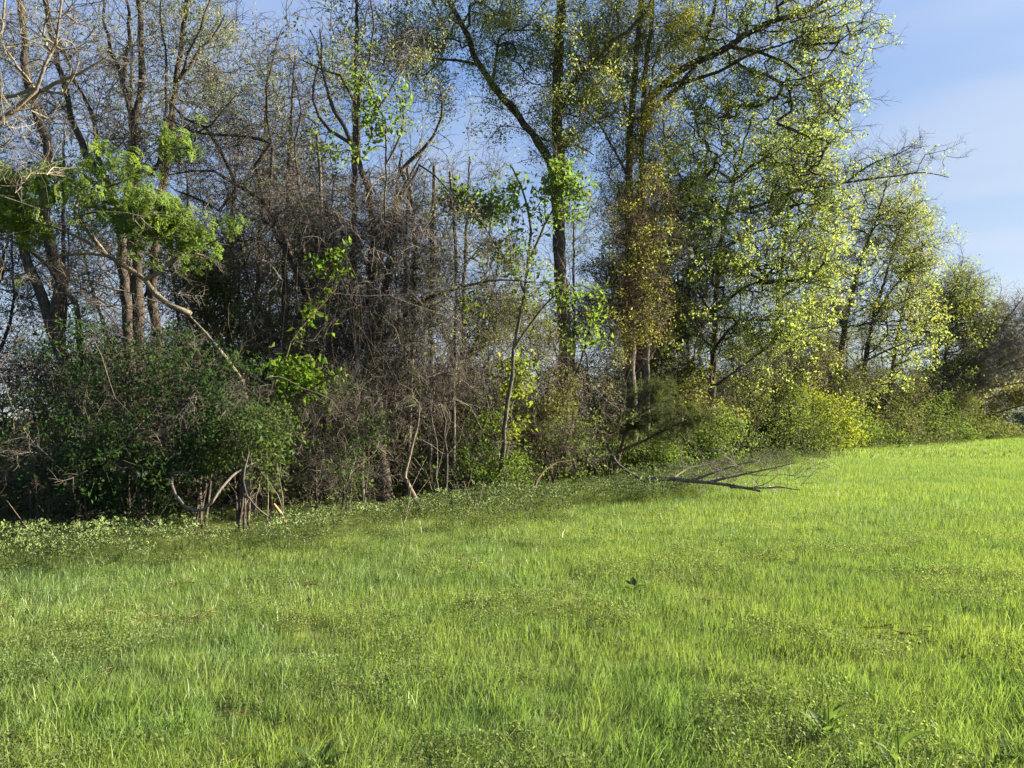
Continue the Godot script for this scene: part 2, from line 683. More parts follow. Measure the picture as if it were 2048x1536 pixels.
func grass_color(x: float, d: float) -> Color:
	var n := patch.get_noise_2d(x * 14.0, d * 14.0)
	var n2 := patch.get_noise_2d(x * 55.0 + 300.0, d * 55.0)
	var sh := 1.0 + 0.16 * n + 0.14 * n2 + rnd(-0.15, 0.15)
	var c := GRASS * sh
	c.r *= 1.0 + 0.14 * n2 + 0.08 * n
	c.b *= 1.0 - 0.2 * n
	return c

const GRASS := Color(0.19, 0.29, 0.092)

func make_grass() -> void:
	rng.seed = 77
	var near := [tuft(44, 0.085, 0.10, 0.0032, 3, 0.5), tuft(40, 0.09, 0.12, 0.0036, 3, 0.7), tuft(24, 0.08, 0.17, 0.0048, 3, 0.6)]
	var mid := [tuft(52, 0.14, 0.10, 0.0042, 2, 0.45), tuft(46, 0.15, 0.12, 0.0045, 2, 0.5)]
	var far := [tuft(60, 0.26, 0.11, 0.008, 1, 0.45), tuft(56, 0.28, 0.13, 0.008, 1, 0.45)]
	var distant := [tuft(60, 0.6, 0.16, 0.026, 1, 0.6)]
	var got := [[Copies.new(), Copies.new(), Copies.new()], [Copies.new(), Copies.new()], [Copies.new(), Copies.new()], [Copies.new()]]
	var bands := [[1.1, 5.0, 0.073], [5.0, 11.0, 0.115], [11.0, 30.0, 0.2], [30.0, 78.0, 0.5]]
	for b in 4:
		var d: float = bands[b][0]
		var step: float = bands[b][2]
		while d < bands[b][1]:
			var half := d * 0.74 + 1.2
			var x := -half
			while x < half + (8.0 if b == 3 else 0.0):
				var xx := x + rnd(-0.5, 0.5) * step
				var dd := d + rnd(-0.5, 0.5) * step
				x += step
				var m := meadow(xx, dd)
				if m < -0.9 or (m < 0.6 and rng.randf() > (m + 0.9) / 1.5):
					continue
				var kind: int = rng.randi() % got[b].size()
				if b == 0 and kind == 2 and rng.randf() < 0.6:
					kind = 0
				var size := rnd(0.65, 1.2) * (1.0 + 0.3 * patch.get_noise_2d(xx * 30.0, dd * 30.0 + 90.0) + 0.3 * patch.get_noise_2d(xx * 120.0, dd * 120.0 - 50.0))
				if b < 2 and patch.get_noise_2d(xx * 90.0 - 400.0, dd * 90.0) > 0.42 and rng.randf() < 0.8:
					continue
				if rng.randf() < 0.02:
					size *= 1.5
				if patch.get_noise_2d(xx * 40.0 + 900.0, dd * 40.0) > 0.52 and b < 2:
					size *= 0.55
				got[b][kind].add(Vector3(xx, ground_at(xx, dd), -dd), (Vector3.UP + rdir() * 0.12).normalized(), rnd(0, TAU), size, grass_color(xx, dd))
			d += step
	var sets := [near, mid, far, distant]
	for b in 4:
		for k in sets[b].size():
			var o := put_copies("meadow_grass", sets[b][k], got[b][k], self)
			if o:
				tag(o, "sunlit bright green meadow grass" if b > 0 else "blades of meadow grass in the foreground", "grass", "meadow grass")
	# creeping small leaved weeds between the grass
	var weeds := [clover(46, 0.12, 0.10, 0.014, 0.0), clover(40, 0.11, 0.13, 0.018, 0.0)]
	var wgot := [Copies.new(), Copies.new()]
	for k in 9000:
		var d := 1.2 + 12.0 * pow(rng.randf(), 1.3)
		var x := rnd(-1, 1) * (d * 0.74 + 0.6)
		var n := patch.get_noise_2d(x * 26.0 + 40.0, d * 26.0)
		if n < 0.1 or meadow(x, d) < 0.2:
			continue
		var c := Color(0.2, 0.27, 0.10) * rnd(0.75, 1.25)
		wgot[rng.randi() % 2].add(Vector3(x, ground_at(x, d), -d), (Vector3.UP + rdir() * 0.15).normalized(), rnd(0, TAU), rnd(0.7, 1.4), c)
	for k in 2:
		var o := put_copies("ground_weeds", weeds[k], wgot[k], self)
		tag(o, "patches of small leaved creeping weeds in the near grass", "weeds", "creeping weeds")
	# thin seed stalks standing above the grass
	var stalk := Geo.new()
	for k in 3:
		stalk.blade(Vector3(rnd(-0.05, 0.05), 0, rnd(-0.05, 0.05)), Vector3(rnd(-0.2, 0.2), 0, rnd(-0.2, 0.2)), rnd(0.22, 0.36), 0.0028, rnd(0, TAU), 4, Color(1, 1, 1))
	for k in 10:
		var u := (Vector3.UP + rdir() * 0.6).normalized()
		stalk.leaf(Vector3(rnd(-0.04, 0.04), rnd(0.2, 0.33), rnd(-0.04, 0.04)), u, u.cross(rdir()).normalized(), 0.025, 0.006, 0.1, Color(0.9, 0.8, 0.8))
	var stm := ArrayMesh.new()
	stalk.into(stm, mats.grass)
	var stg := Copies.new()
	for k in 700:
		var d := 2.0 + 40.0 * pow(rng.randf(), 1.6)
		var x := rnd(-0.4, 1) * (d * 0.72 + 0.5)
		if meadow(x, d) < 1.0:
			continue
		stg.add(Vector3(x, ground_at(x, d), -d), (Vector3.UP + rdir() * 0.15).normalized(), rnd(0, TAU), rnd(0.6, 1.15), Color(0.09, 0.13, 0.045) * rnd(0.7, 1.3))
	tag(put_copies("grass_stalks", stm, stg, self), "thin dark grass stalks standing above the meadow", "grass")
	# dead straw lying between the blades
	var straw := Geo.new()
	for k in 26:
		var p := Vector3(rnd(-0.2, 0.2), rnd(0.0, 0.05), rnd(-0.2, 0.2))
		var dr := Vector3(rnd(-1, 1), rnd(-0.1, 0.35), rnd(-1, 1)).normalized()
		straw.leaf(p, dr, dr.cross(Vector3.UP).normalized(), rnd(0.08, 0.22), 0.004, 0.0, Color(1, 1, 1) * rnd(0.6, 1.2))
	var sm := ArrayMesh.new()
	straw.into(sm, mats.dead)
	var sgot := Copies.new()
	for k in 900:
		var d := 1.2 + 14.0 * pow(rng.randf(), 1.4)
		var x := rnd(-1, 1) * (d * 0.74 + 0.6)
		if patch.get_noise_2d(x * 40.0 + 900.0, d * 40.0) < 0.22 or meadow(x, d) < 0.3:
			continue
		sgot.add(Vector3(x, ground_at(x, d), -d), Vector3.UP, rnd(0, TAU), rnd(0.6, 1.1), Color(0.34, 0.26, 0.15) * rnd(0.7, 1.2))
	tag(put_copies("dry_straw", sm, sgot, self), "dry straw and dead brown blades in bare patches", "straw")

func make_edge_weeds() -> void:
	rng.seed = 91
	var plain := [clover(110, 0.22, 0.2, 0.030, 0.0), clover(96, 0.22, 0.27, 0.026, 0.0)]
	var bloom := [clover(70, 0.2, 0.24, 0.026, 0.022), clover(64, 0.2, 0.31, 0.023, 0.024)]
	var tall := tuft(46, 0.16, 0.3, 0.006, 3, 1.3)
	var a := [Copies.new(), Copies.new()]
	var b := [Copies.new(), Copies.new()]
	var c := Copies.new()
	var litter := Copies.new()
	for k in edge.size() - 1:
		var p := edge[k]
		var q := edge[k + 1]
		var along := (q - p).normalized()
		var inward := Vector2(-along.y, along.x)
		var dist := (p.y + q.y) * 0.5
		var n := int(p.distance_to(q) * (170.0 if dist < 18.0 else 95.0 if dist < 32.0 else 40.0))
		for j in n:
			var back := rnd(-0.42, 1.0)
			var wide := 3.4
			var at := p.lerp(q, rng.randf()) + inward * (back * wide)
			at += inward * 1.3 * patch.get_noise_2d(at.x * 16.0, at.y * 16.0 + 500.0)
			var size := rnd(0.5, 1.15) * (1.0 + 0.5 * patch.get_noise_2d(p.x * 60.0 + j * 3.0, 7.0)) * (1.0 if dist < 32.0 else 1.6)
			if back < 0.05:
				size *= 0.5 + 0.5 * clampf((back + 0.5) / 0.35, 0.1, 1.0)
				if rng.randf() < 0.1 - back:
					continue
			if at.x > -5.0 and at.x < -2.9 and back > -0.12:
				size *= 0.75
			if back > 0.35:
				size *= 0.65
			var pos := Vector3(at.x, ground_at(at.x, at.y) - 0.02, -at.y)
			var flowery := patch.get_noise_2d(at.x * 18.0 + 70.0, at.y * 18.0) + 0.38
			if back > -0.22 and back < 0.75 and flowery > 0.0 and rng.randf() < 0.85:
				b[rng.randi() % 2].add(pos, (Vector3.UP + rdir() * 0.15).normalized(), rnd(0, TAU), size, Color(0.13, 0.175, 0.065) * rnd(0.75, 1.25))
			elif rng.randf() < (0.62 if back < 0.1 else 0.3):
				c.add(pos, (Vector3.UP + rdir() * 0.2).normalized(), rnd(0, TAU), size, (Color(0.07, 0.13, 0.055) if flowery < 0.3 else Color(0.14, 0.2, 0.07)) * rnd(0.8, 1.2))
			else:
				a[rng.randi() % 2].add(pos, (Vector3.UP + rdir() * 0.15).normalized(), rnd(0, TAU), size, Color(0.12, 0.165, 0.055) * rnd(0.7, 1.3))
	for k in 2:
		tag(put_copies("wildflowers", bloom[k], b[k], self), "white wildflowers blooming along the hedge foot", "wildflowers", "white wildflowers")
		tag(put_copies("weeds", plain[k], a[k], self), "leafy green weeds along the hedge foot", "weeds", "hedge foot weeds")
	tag(put_copies("tall_grass", tall, c, self), "dark tall grass clumps drooping among the weeds", "grass")

# thin dry stems, twigs and low shoots that fill the shade under the trees
func make_undergrowth() -> void:
	rng.seed = 123
	var got := [Copies.new(), Copies.new(), Copies.new()]
	var leafy := [Copies.new(), Copies.new()]
	for k in range(1, edge.size() - 1):
		var p := edge[k]
		var q := edge[k + 1]
		var along := (q - p).normalized()
		var inward := Vector2(-along.y, along.x)
		var dist := (p.y + q.y) * 0.5
		var far := 1.0 if dist < 20.0 else 1.6 if dist < 35.0 else 2.6
		var n := int(p.distance_to(q) * 130.0 / far / far)
		for j in n:
			var back := 3.2 + 5.5 * pow(rng.randf(), 0.9)
			var at := p.lerp(q, rng.randf()) + inward * back
			var h := rng.randf() * rng.randf() * 3.4
			var y := (Vector3.UP * rnd(0.1, 1.0) + rdir() * 0.8).normalized()
			var sh := rnd(0.5, 2.0)
			got[rng.randi() % 3].add(Vector3(at.x, h, -at.y), y, rnd(0, TAU), rnd(0.7, 1.4) * (0.7 + 0.3 * far), Color(0.075 * sh, 0.062 * sh, 0.052 * sh))
			if rng.randf() < 0.75:
				var s2 := rnd(0.7, 1.3)
				leafy[rng.randi() % 2].add(Vector3(at.x, h * 0.8 + rnd(0.0, 0.3), -at.y), y, rnd(0, TAU), rnd(0.25, 0.45) * far, Color(0.10 * s2, 0.15 * s2, 0.05 * s2))
	for k in 3:
		tag(put_copies("brushwood", sprays.twig[k], got[k], self), "tangled dry brushwood filling the shade under the trees", "brushwood", "brushwood")
	for k in 2:
		tag(put_copies("undergrowth", sprays.shrub[k], leafy[k], self), "low leafy undergrowth in the shade of the hedge", "undergrowth", "undergrowth")

# a single woody strand as one tube
func strand(called: String, label: String, category: String, pts: Array, r0: float, r1: float, mat: String, group := "", wiggle := 0.03) -> Node3D:
	var sk := Sk.new()
	var low: Vector3 = pts[0]
	for p in pts:
		if p.y < low.y:
			low = p
	var root := thing(called, label, category, Vector3(low.x, 0, low.z), group)
	lay(sk, "stem", pts, r0, r1, wiggle)
	build_wood(sk, root, mats[mat], 0.004)
	return root

# alike things told apart by the thing they stand at and their order from the left
var alike := []
const ALONG := [[-400, "beyond the left frame edge"], [0, "at the left frame edge"], [110, "by the leaning tree at left"], [215, "by the twin trunked tree"], [345, "above the looped vine"], [430, "right of the looped vine"], [540, "by the dark leaning tree"], [680, "by the vine covered tree"], [790, "by the bent sapling"], [865, "by the straight bare sapling"], [960, "by the broad crowned sapling"], [1080, "by the forked tall tree"], [1190, "by the vine wrapped trunk pair"], [1320, "by the juniper"], [1430, "under the yellow green maple"], [1560, "right of the maple"], [1660, "by the far twin trunks"], [1760, "by the yellow far tree"], [1850, "by the bare fan tree"], [1950, "at the hedge end"], [2050, "beyond the right frame edge"]]
const ORDER := ["leftmost", "second", "third", "fourth", "fifth", "sixth", "seventh", "eighth", "ninth", "tenth", "eleventh", "twelfth"]

func name_alike() -> void:
	var bins := {}
	for it in alike:
		var o: Node3D = it[0]
		var px := 1024.0 + 1507.0 * o.position.x / -o.position.z
		var spot := ""
		for a in ALONG:
			if px >= a[0] or spot == "":
				spot = a[1]
		var key: String = it[1] + "|" + spot
		if not bins.has(key):
			bins[key] = []
		bins[key].append([px, o])
	for key in bins:
		var list: Array = bins[key]
		list.sort_custom(func(p, q): return p[0] < q[0])
		var said: PackedStringArray = key.split("|")
		for k in list.size():
			var label := said[0] + " " + said[1]
			if list.size() > 1:
				label += ", %s from left" % (ORDER[mini(k, 11)] if k > 0 else "first")
			list[k][1].set_meta("label", label)

func make_vines() -> void:
	rng.seed = 7
	strand("looped_vine", "thick vine hanging in a U shaped loop above the shaded weeds", "vine", [Vector3(-5.12, 2.94, -13.4), Vector3(-5.17, 2.03, -12.8), Vector3(-5.17, 1.22, -11.8), Vector3(-4.76, 0.81, -10.6), Vector3(-4.31, 0.66, -9.7), Vector3(-4.11, 0.55, -9.5), Vector3(-3.96, 0.49, -9.45), Vector3(-3.85, 0.5, -9.45), Vector3(-3.76, 0.59, -9.5), Vector3(-3.7, 0.73, -9.6), Vector3(-3.81, 0.85, -10.3), Vector3(-3.95, 0.91, -11.2), Vector3(-3.91, 1.09, -12.2), Vector3(-3.71, 1.52, -13.2)], 0.021, 0.018, "bark_grey", "", 0.01)
	strand("curved_vine", "thinner curved vine right of the U shaped loop", "vine", [Vector3(-4.09, 1.31, -11.9), Vector3(-3.44, 0.99, -9.75), Vector3(-3.4, 0.84, -9.6), Vector3(-3.34, 0.67, -9.55), Vector3(-3.22, 0.52, -9.55), Vector3(-3.38, 0.22, -10.7)], 0.017, 0.013, "bark_grey", "", 0.01)
	strand("wood_stub", "short reddish brown stub leaning in the white flowers", "stick", [Vector3(-3.14, 0.19, -10.5), Vector3(-3.21, 0.33, -10.5), Vector3(-3.17, 0.5, -10.1)], 0.03, 0.012, "split_wood", "", 0.0)
	strand("dark_bough", "dark low bough sagging behind the loop to the right", "bough", [Vector3(-4.54, 1.61, -12.6), Vector3(-4.38, 1.69, -12.6), Vector3(-4.13, 1.68, -12.6), Vector3(-3.72, 1.84, -12.5), Vector3(-3.33, 2.1, -12.4), Vector3(-3, 2.31, -12.4)], 0.035, 0.015, "bark_dark", "", 0.02)
	for k in 34:
		var x := rnd(-3.6, 0.3)
		var d := 13.6 + x * 0.35 + rnd(-0.4, 0.6)
		var top := rnd(3.4, 5.4)
		var bottom := rnd(1.4, 2.8)
		var pts := []
		var at := Vector3(x, top, -d)
		var drift := Vector3(rnd(-0.12, 0.12), 0, rnd(-0.1, 0.1))
		for j in 7:
			pts.append(at)
			at += Vector3(rnd(-0.14, 0.14), -(top - bottom) / 6.0, rnd(-0.08, 0.08)) + drift
		alike.append([strand("hanging_vine", "thin bare vine hanging down", "vine", pts, rnd(0.004, 0.008), 0.003, "bark_grey" if k % 2 else "bark_brown", "thin hanging vines", 0.05), "thin bare vine hanging down"])
	for k in 20:
		var x := rnd(-7.5, 1.0)
		var d := 12.2 + x * 0.35 + rnd(-0.5, 0.8)
		var top := rnd(2.2, 4.8)
		var pts := []
		var at := Vector3(x, top, -d)
		var dr := Vector3(rnd(-1, 1), rnd(-0.3, 0.5), rnd(-0.4, 0.4)).normalized() * rnd(0.25, 0.4)
		for j in 7:
			pts.append(at)
			at += dr + Vector3(0, -0.03 * j, 0) + rdir() * 0.08
		alike.append([strand("arching_vine", "bare vine arching out", "vine", pts, rnd(0.005, 0.009), 0.003, "bark_grey" if k % 3 else "bark_pale", "arching bare vines", 0.05), "bare vine arching out"])
	var poles := 0
	while poles < 40:
		var k := 2 + rng.randi() % 8
		var p := edge[k].lerp(edge[k + 1], rng.randf())
		var along := (edge[k + 1] - edge[k]).normalized()
		p += Vector2(-along.y, along.x) * rnd(1.6, 4.5)
		var lean := Vector3(rnd(-0.25, 0.25), 0, rnd(-0.2, 0.2))
		var h := rnd(1.6, 4.0)
		var pts := []
		for j in 6:
			pts.append(Vector3(p.x, -0.1, -p.y) + lean * h * j / 5.0 + Vector3(rnd(-0.05, 0.05), h * j / 5.0, rnd(-0.05, 0.05)))
		alike.append([strand("thin_stem", "thin bare upright stem", "stem", pts, rnd(0.008, 0.018), 0.004, ["bark_dark", "bark_grey", "bark_dark"][poles % 3], "thin upright stems", 0.12), "thin bare upright stem"])
		poles += 1

func make_fallen() -> void:
	rng.seed = 31
	var root := thing("fallen_branch", "large grey fallen branch lying out on the grass, twigs fanned right", "branch", Vector3(2.78, -0.12, -15.74))
	root.position.y = 0.0
	var sk := Sk.new()
	lay(sk, "main_stem", [Vector3(2.61, 0.3, -16.09), Vector3(2.92, 0.35, -16), Vector3(3.36, 0.37, -15.83), Vector3(3.89, 0.32, -15.66), Vector3(4.46, 0.27, -15.48), Vector3(5.01, 0.17, -15.31)], 0.06, 0.02, 0.02)
	lay(sk, "limb", [Vector3(3.75, 0.35, -15.74), Vector3(4.22, 0.51, -15.74), Vector3(4.74, 0.68, -15.74), Vector3(5.11, 0.75, -15.74)], 0.03, 0.01, 0.03)
	lay(sk, "limb", [Vector3(4.09, 0.32, -15.66), Vector3(4.77, 0.5, -15.48), Vector3(5.4, 0.64, -15.4), Vector3(5.76, 0.73, -15.4)], 0.03, 0.008, 0.03)
	lay(sk, "limb", [Vector3(4.46, 0.23, -15.48), Vector3(4.96, 0.24, -15.14), Vector3(5.26, 0.29, -14.88), Vector3(5.59, 0.24, -14.71)], 0.022, 0.007, 0.03)
	lay(sk, "limb", [Vector3(3.22, 0.36, -15.92), Vector3(3.85, 0.57, -16.35), Vector3(4.57, 0.66, -16.61)], 0.025, 0.008, 0.03)
	fill(sk, Vector3(4.87, 0.58, -15.48), Vector3(1.1, 0.3, 0.6), 60, 0.0, 0.25, 0.0, 0.08)
	fill(sk, Vector3(4.25, 0.5, -15.83), Vector3(0.8, 0.22, 0.7), 40, 0.0, 0.25, 0.0, 0.08)
	fill(sk, Vector3(5.13, 0.36, -15.05), Vector3(0.8, 0.15, 0.5), 30, 0.0, 0.2, 0.0, 0.08)
	build_wood(sk, root, mats.bark_pale, 0.005)
	dress(sk, root, {"twig_tint": Color(0.24, 0.21, 0.18), "twig_size": 0.5})
	strand("fallen_limb", "grey limb leaning from the hedge down to the fallen branch", "branch", [Vector3(2.59, 0.9, -20.5), Vector3(2.62, 0.53, -18.8), Vector3(2.7, 0.37, -17.2), Vector3(2.88, 0.3, -16.4), Vector3(3.09, 0.29, -15.9)], 0.04, 0.025, "bark_grey")
	strand("dead_branch", "arched dead branch over the weeds left of the fallen one", "branch", [Vector3(0.4, 0.03, -15.4), Vector3(0.53, 0.36, -15.6), Vector3(0.69, 0.55, -15.8), Vector3(0.96, 0.7, -16), Vector3(1.35, 0.74, -16.2)], 0.03, 0.012, "bark_brown")
	strand("dead_branch", "low bare branch lying across the weeds with a forked end", "branch", [Vector3(0.38, 0.06, -15.2), Vector3(0.64, 0.16, -15.2), Vector3(0.88, 0.13, -15.1), Vector3(1.11, 0.1, -15), Vector3(1.4, 0.31, -15)], 0.022, 0.01, "bark_brown")
	strand("dead_branch", "straight thin stick slanting up out of the weeds", "stick", [Vector3(-0.12, -0.04, -13.2), Vector3(0.1, 0.14, -13.5), Vector3(0.33, 0.33, -13.8)], 0.012, 0.006, "bark_brown")
	strand("pale_stick", "pale bare forked stick lying on the shaded weeds at left", "stick", [Vector3(-5.1, -0.02, -9.2), Vector3(-4.83, 0.01, -9.2), Vector3(-4.59, 0.03, -9.2), Vector3(-4.33, 0.01, -9)], 0.012, 0.008, "bark_pale", "", 0.01)
	strand("pale_stick", "pale stick standing from the forked stick towards the bush", "stick", [Vector3(-4.61, 0.02, -9.25), Vector3(-4.87, 0.15, -9.5), Vector3(-5.19, 0.3, -9.8)], 0.009, 0.005, "bark_pale", "", 0.01)
	for k in 12:
		var x := rnd(-6.8, -0.5)
		var q := Vector3(x, 0.0, -(11.6 + x * 0.42) - rnd(0.3, 1.5))
		var up := Vector3(rnd(-0.6, 0.6), rnd(0.5, 1.1), rnd(-0.3, 0.3))
		alike.append([strand("dry_stem", "dry stem leaning in the flowers", "stem", [q, q + up * 0.5 + rdir() * 0.06, q + up + rdir() * 0.1], 0.009, 0.004, "bark_pale", "dry leaning stems"), "dry stem leaning in the flowers"])

func make_broadleaf() -> void:
	rng.seed = 55
	var docks := [Vector3(-0.55, 0, -2.35), Vector3(0.05, 0, -2.75), Vector3(1.6, 0, -3.9), Vector3(1.75, 0, -3.5), Vector3(0.35, 0, -2.4), Vector3(-0.9, 0, -3.6), Vector3(2.4, 0, -3.7), Vector3(-1.5, 0, -2.5), Vector3(1.15, 0, -7.2), Vector3(2.0, 0, -2.6)]
	var labels := ["broad leaved weed low in the grass at the bottom left of centre", "broad leaved weed in the grass at the bottom centre", "tall bright weed with upright leaves in the right foreground grass", "bright green weed just below the tall upright one at right", "small dark leaved weed at the bottom edge right of centre", "pale broad leaved weed left of centre in the near grass", "flat leaved weed far right in the near grass", "dark broad leaved weed at the bottom left corner", "distant pale leaved weed in the middle of the meadow", "yellow green tuft weed at the bottom right corner"]
	for k in docks.size():
		var at: Vector3 = docks[k]
		var root := thing("broadleaf_weed", labels[k], "weed", Vector3(at.x, ground_at(at.x, -at.z), at.z), "")
		var tallish := k == 2 or k == 3
		for j in 7 + k % 3:
			var g := Geo.new()
			var a := j * 2.4 + rnd(-0.4, 0.4)
			var u := Vector3(cos(a), rnd(1.2, 2.2) if tallish else rnd(0.25, 1.1), sin(a)).normalized()
			var s := u.cross(Vector3.UP).normalized()
			var length := rnd(0.1, 0.17)
			var tint: Color = Color(0.08, 0.13, 0.045) if k != 2 and k != 3 else Color(0.11, 0.18, 0.045)
			g.big_leaf(Vector3(cos(a), 0.0, sin(a)) * 0.01 + Vector3(0, rnd(0.02, 0.16) if tallish else 0.03, 0), u, s, length, length * rnd(0.3, 0.42), 0.35, rnd(0.2, 0.5), tint * rnd(0.8, 1.2), [0.12, 0.3, 0.75, 1.0, 0.95, 0.7, 0.35, 0.0])
			var m := ArrayMesh.new()
			g.into(m, mats.leaf)
			put_mesh("leaf", m, null, root)
		if tallish:
			var st := Geo.new()
			st.tube(PackedVector3Array([Vector3.ZERO, Vector3(0.01, 0.12, 0), Vector3(0.0, 0.26, 0.01)]), PackedFloat32Array([0.004, 0.003, 0.002]), 5)
			while st.c.size() < st.v.size():
				st.c.append(Color(0.1, 0.16, 0.04))
			st.colored = true
			var m := ArrayMesh.new()
			st.into(m, mats.leaf)
			put_mesh("stem", m, null, root)

func make_background() -> void:
	# slender trees behind the front row, one of each kind and then copies
	var kinds := []
	for k in 3:
		rng.seed = 400 + k
		var o := {"bark": "bark_dark", "leaf": "fine", "tint": Color(0.17, 0.2, 0.09), "leaf_size": 0.6, "twig_size": 1.1, "twig_tint": Color(0.10, 0.085, 0.07), "low": true, "group": "slender trees behind the front hedge row"}
		var b := Vector3(-9.0 + k * 2.2, -0.1, -24.0 + k * 1.7)
		var h := 11.0 + k * 1.6
		kinds.append(plant("background_tree", BACK_LABEL, "tree", [
			["trunk", 0.17, 0.03, [b, b + Vector3(0.2, 3.0, 0.1), b + Vector3(-0.2 + 0.2 * k, 6.0, 0), b + Vector3(0.3, h, 0.2)]],
			["limb", 0.08, 0.02, [b + Vector3(0, 4.0, 0), b + Vector3(1.2, 6.5, 0.3), b + Vector3(1.6, 9.0, 0.4)]],
			["limb", 0.08, 0.02, [b + Vector3(0, 3.4, 0), b + Vector3(-1.0, 5.5, -0.3), b + Vector3(-1.7, 8.5, 0)]]], [
			[b + Vector3(0.3, h - 1.5, 0), Vector3(2.2, 2.6, 2.0), 80, 0.55, 0.3],
			[b + Vector3(1.2, 7.0, 0.2), Vector3(1.8, 2.2, 1.6), 55, 0.5, 0.35],
			[b + Vector3(-1.2, 6.5, -0.2), Vector3(1.8, 2.2, 1.6), 55, 0.5, 0.35],
			[b + Vector3(0.0, 3.6, 0.0), Vector3(1.7, 1.8, 1.6), 50, 0.3, 0.9]], o))
	for o in kinds:
		alike.append([o, BACK_LABEL])
	rng.seed = 444
	for k in 28:
		var t := k / 27.0
		var at := Vector2(-17, 17).lerp(Vector2(-3, 27), t * 2.2) if t < 0.45 else Vector2(-3, 27).lerp(Vector2(40, 80), (t - 0.45) / 0.55)
		at += Vector2(rnd(-1.6, 1.6), rnd(-1.5, 3.5))
		var along := Vector2(1, 1).normalized()
		alike.append([another(kinds[k % 3], BACK_LABEL, Vector3(at.x, 0, -at.y), rnd(0, TAU), rnd(0.72, 1.02) if t < 0.45 else rnd(0.85, 1.15)), BACK_LABEL])

const BACK_LABEL := "slender hazy tree behind, standing"

func make_back_bushes() -> void:
	rng.seed = 610
	var kinds := []
	for k in 2:
		var b := Vector3(-10.0 + k * 3.0, -0.1, -22.0 - k)
		kinds.append(plant("background_bush", BUSH_LABEL, "bush", [
			["stem", 0.04, 0.015, [b, b + Vector3(0.2, 1.2, 0.1), b + Vector3(0.7, 2.6, 0)]],
			["stem", 0.04, 0.015, [b, b + Vector3(-0.3, 1.1, 0.2), b + Vector3(-0.8, 2.4, 0.1)]],
			["stem", 0.04, 0.015, [b, b + Vector3(0.0, 1.3, -0.3), b + Vector3(0.1, 3.0, -0.4)]]], [
			[b + Vector3(0, 2.2, 0), Vector3(1.9, 1.2, 1.4), 90, 0.8, 0.6],
			[b + Vector3(0, 1.0, 0), Vector3(1.8, 0.8, 1.3), 60, 0.7, 0.6]], {"leaf": "shrub", "tint": Color(0.12, 0.17, 0.06), "leaf_size": 0.5, "twig_size": 0.9, "low": true, "group": "bushes behind the hedge"}))
	for o in kinds:
		alike.append([o, BUSH_LABEL])
	for k in 30:
		var t := k / 29.0
		var at := Vector2(-15, 15).lerp(Vector2(-3, 25), t * 2.5) if t < 0.4 else Vector2(-3, 25).lerp(Vector2(38, 72), (t - 0.4) / 0.6)
		at += Vector2(rnd(-1.2, 1.2), rnd(-1.0, 3.0))
		alike.append([another(kinds[k % 2], BUSH_LABEL, Vector3(at.x, 0, -at.y), rnd(0, TAU), rnd(0.8, 1.3) * (1.0 if t < 0.5 else 1.3)), BUSH_LABEL])

const BUSH_LABEL := "leafy bush deep in the hedge"

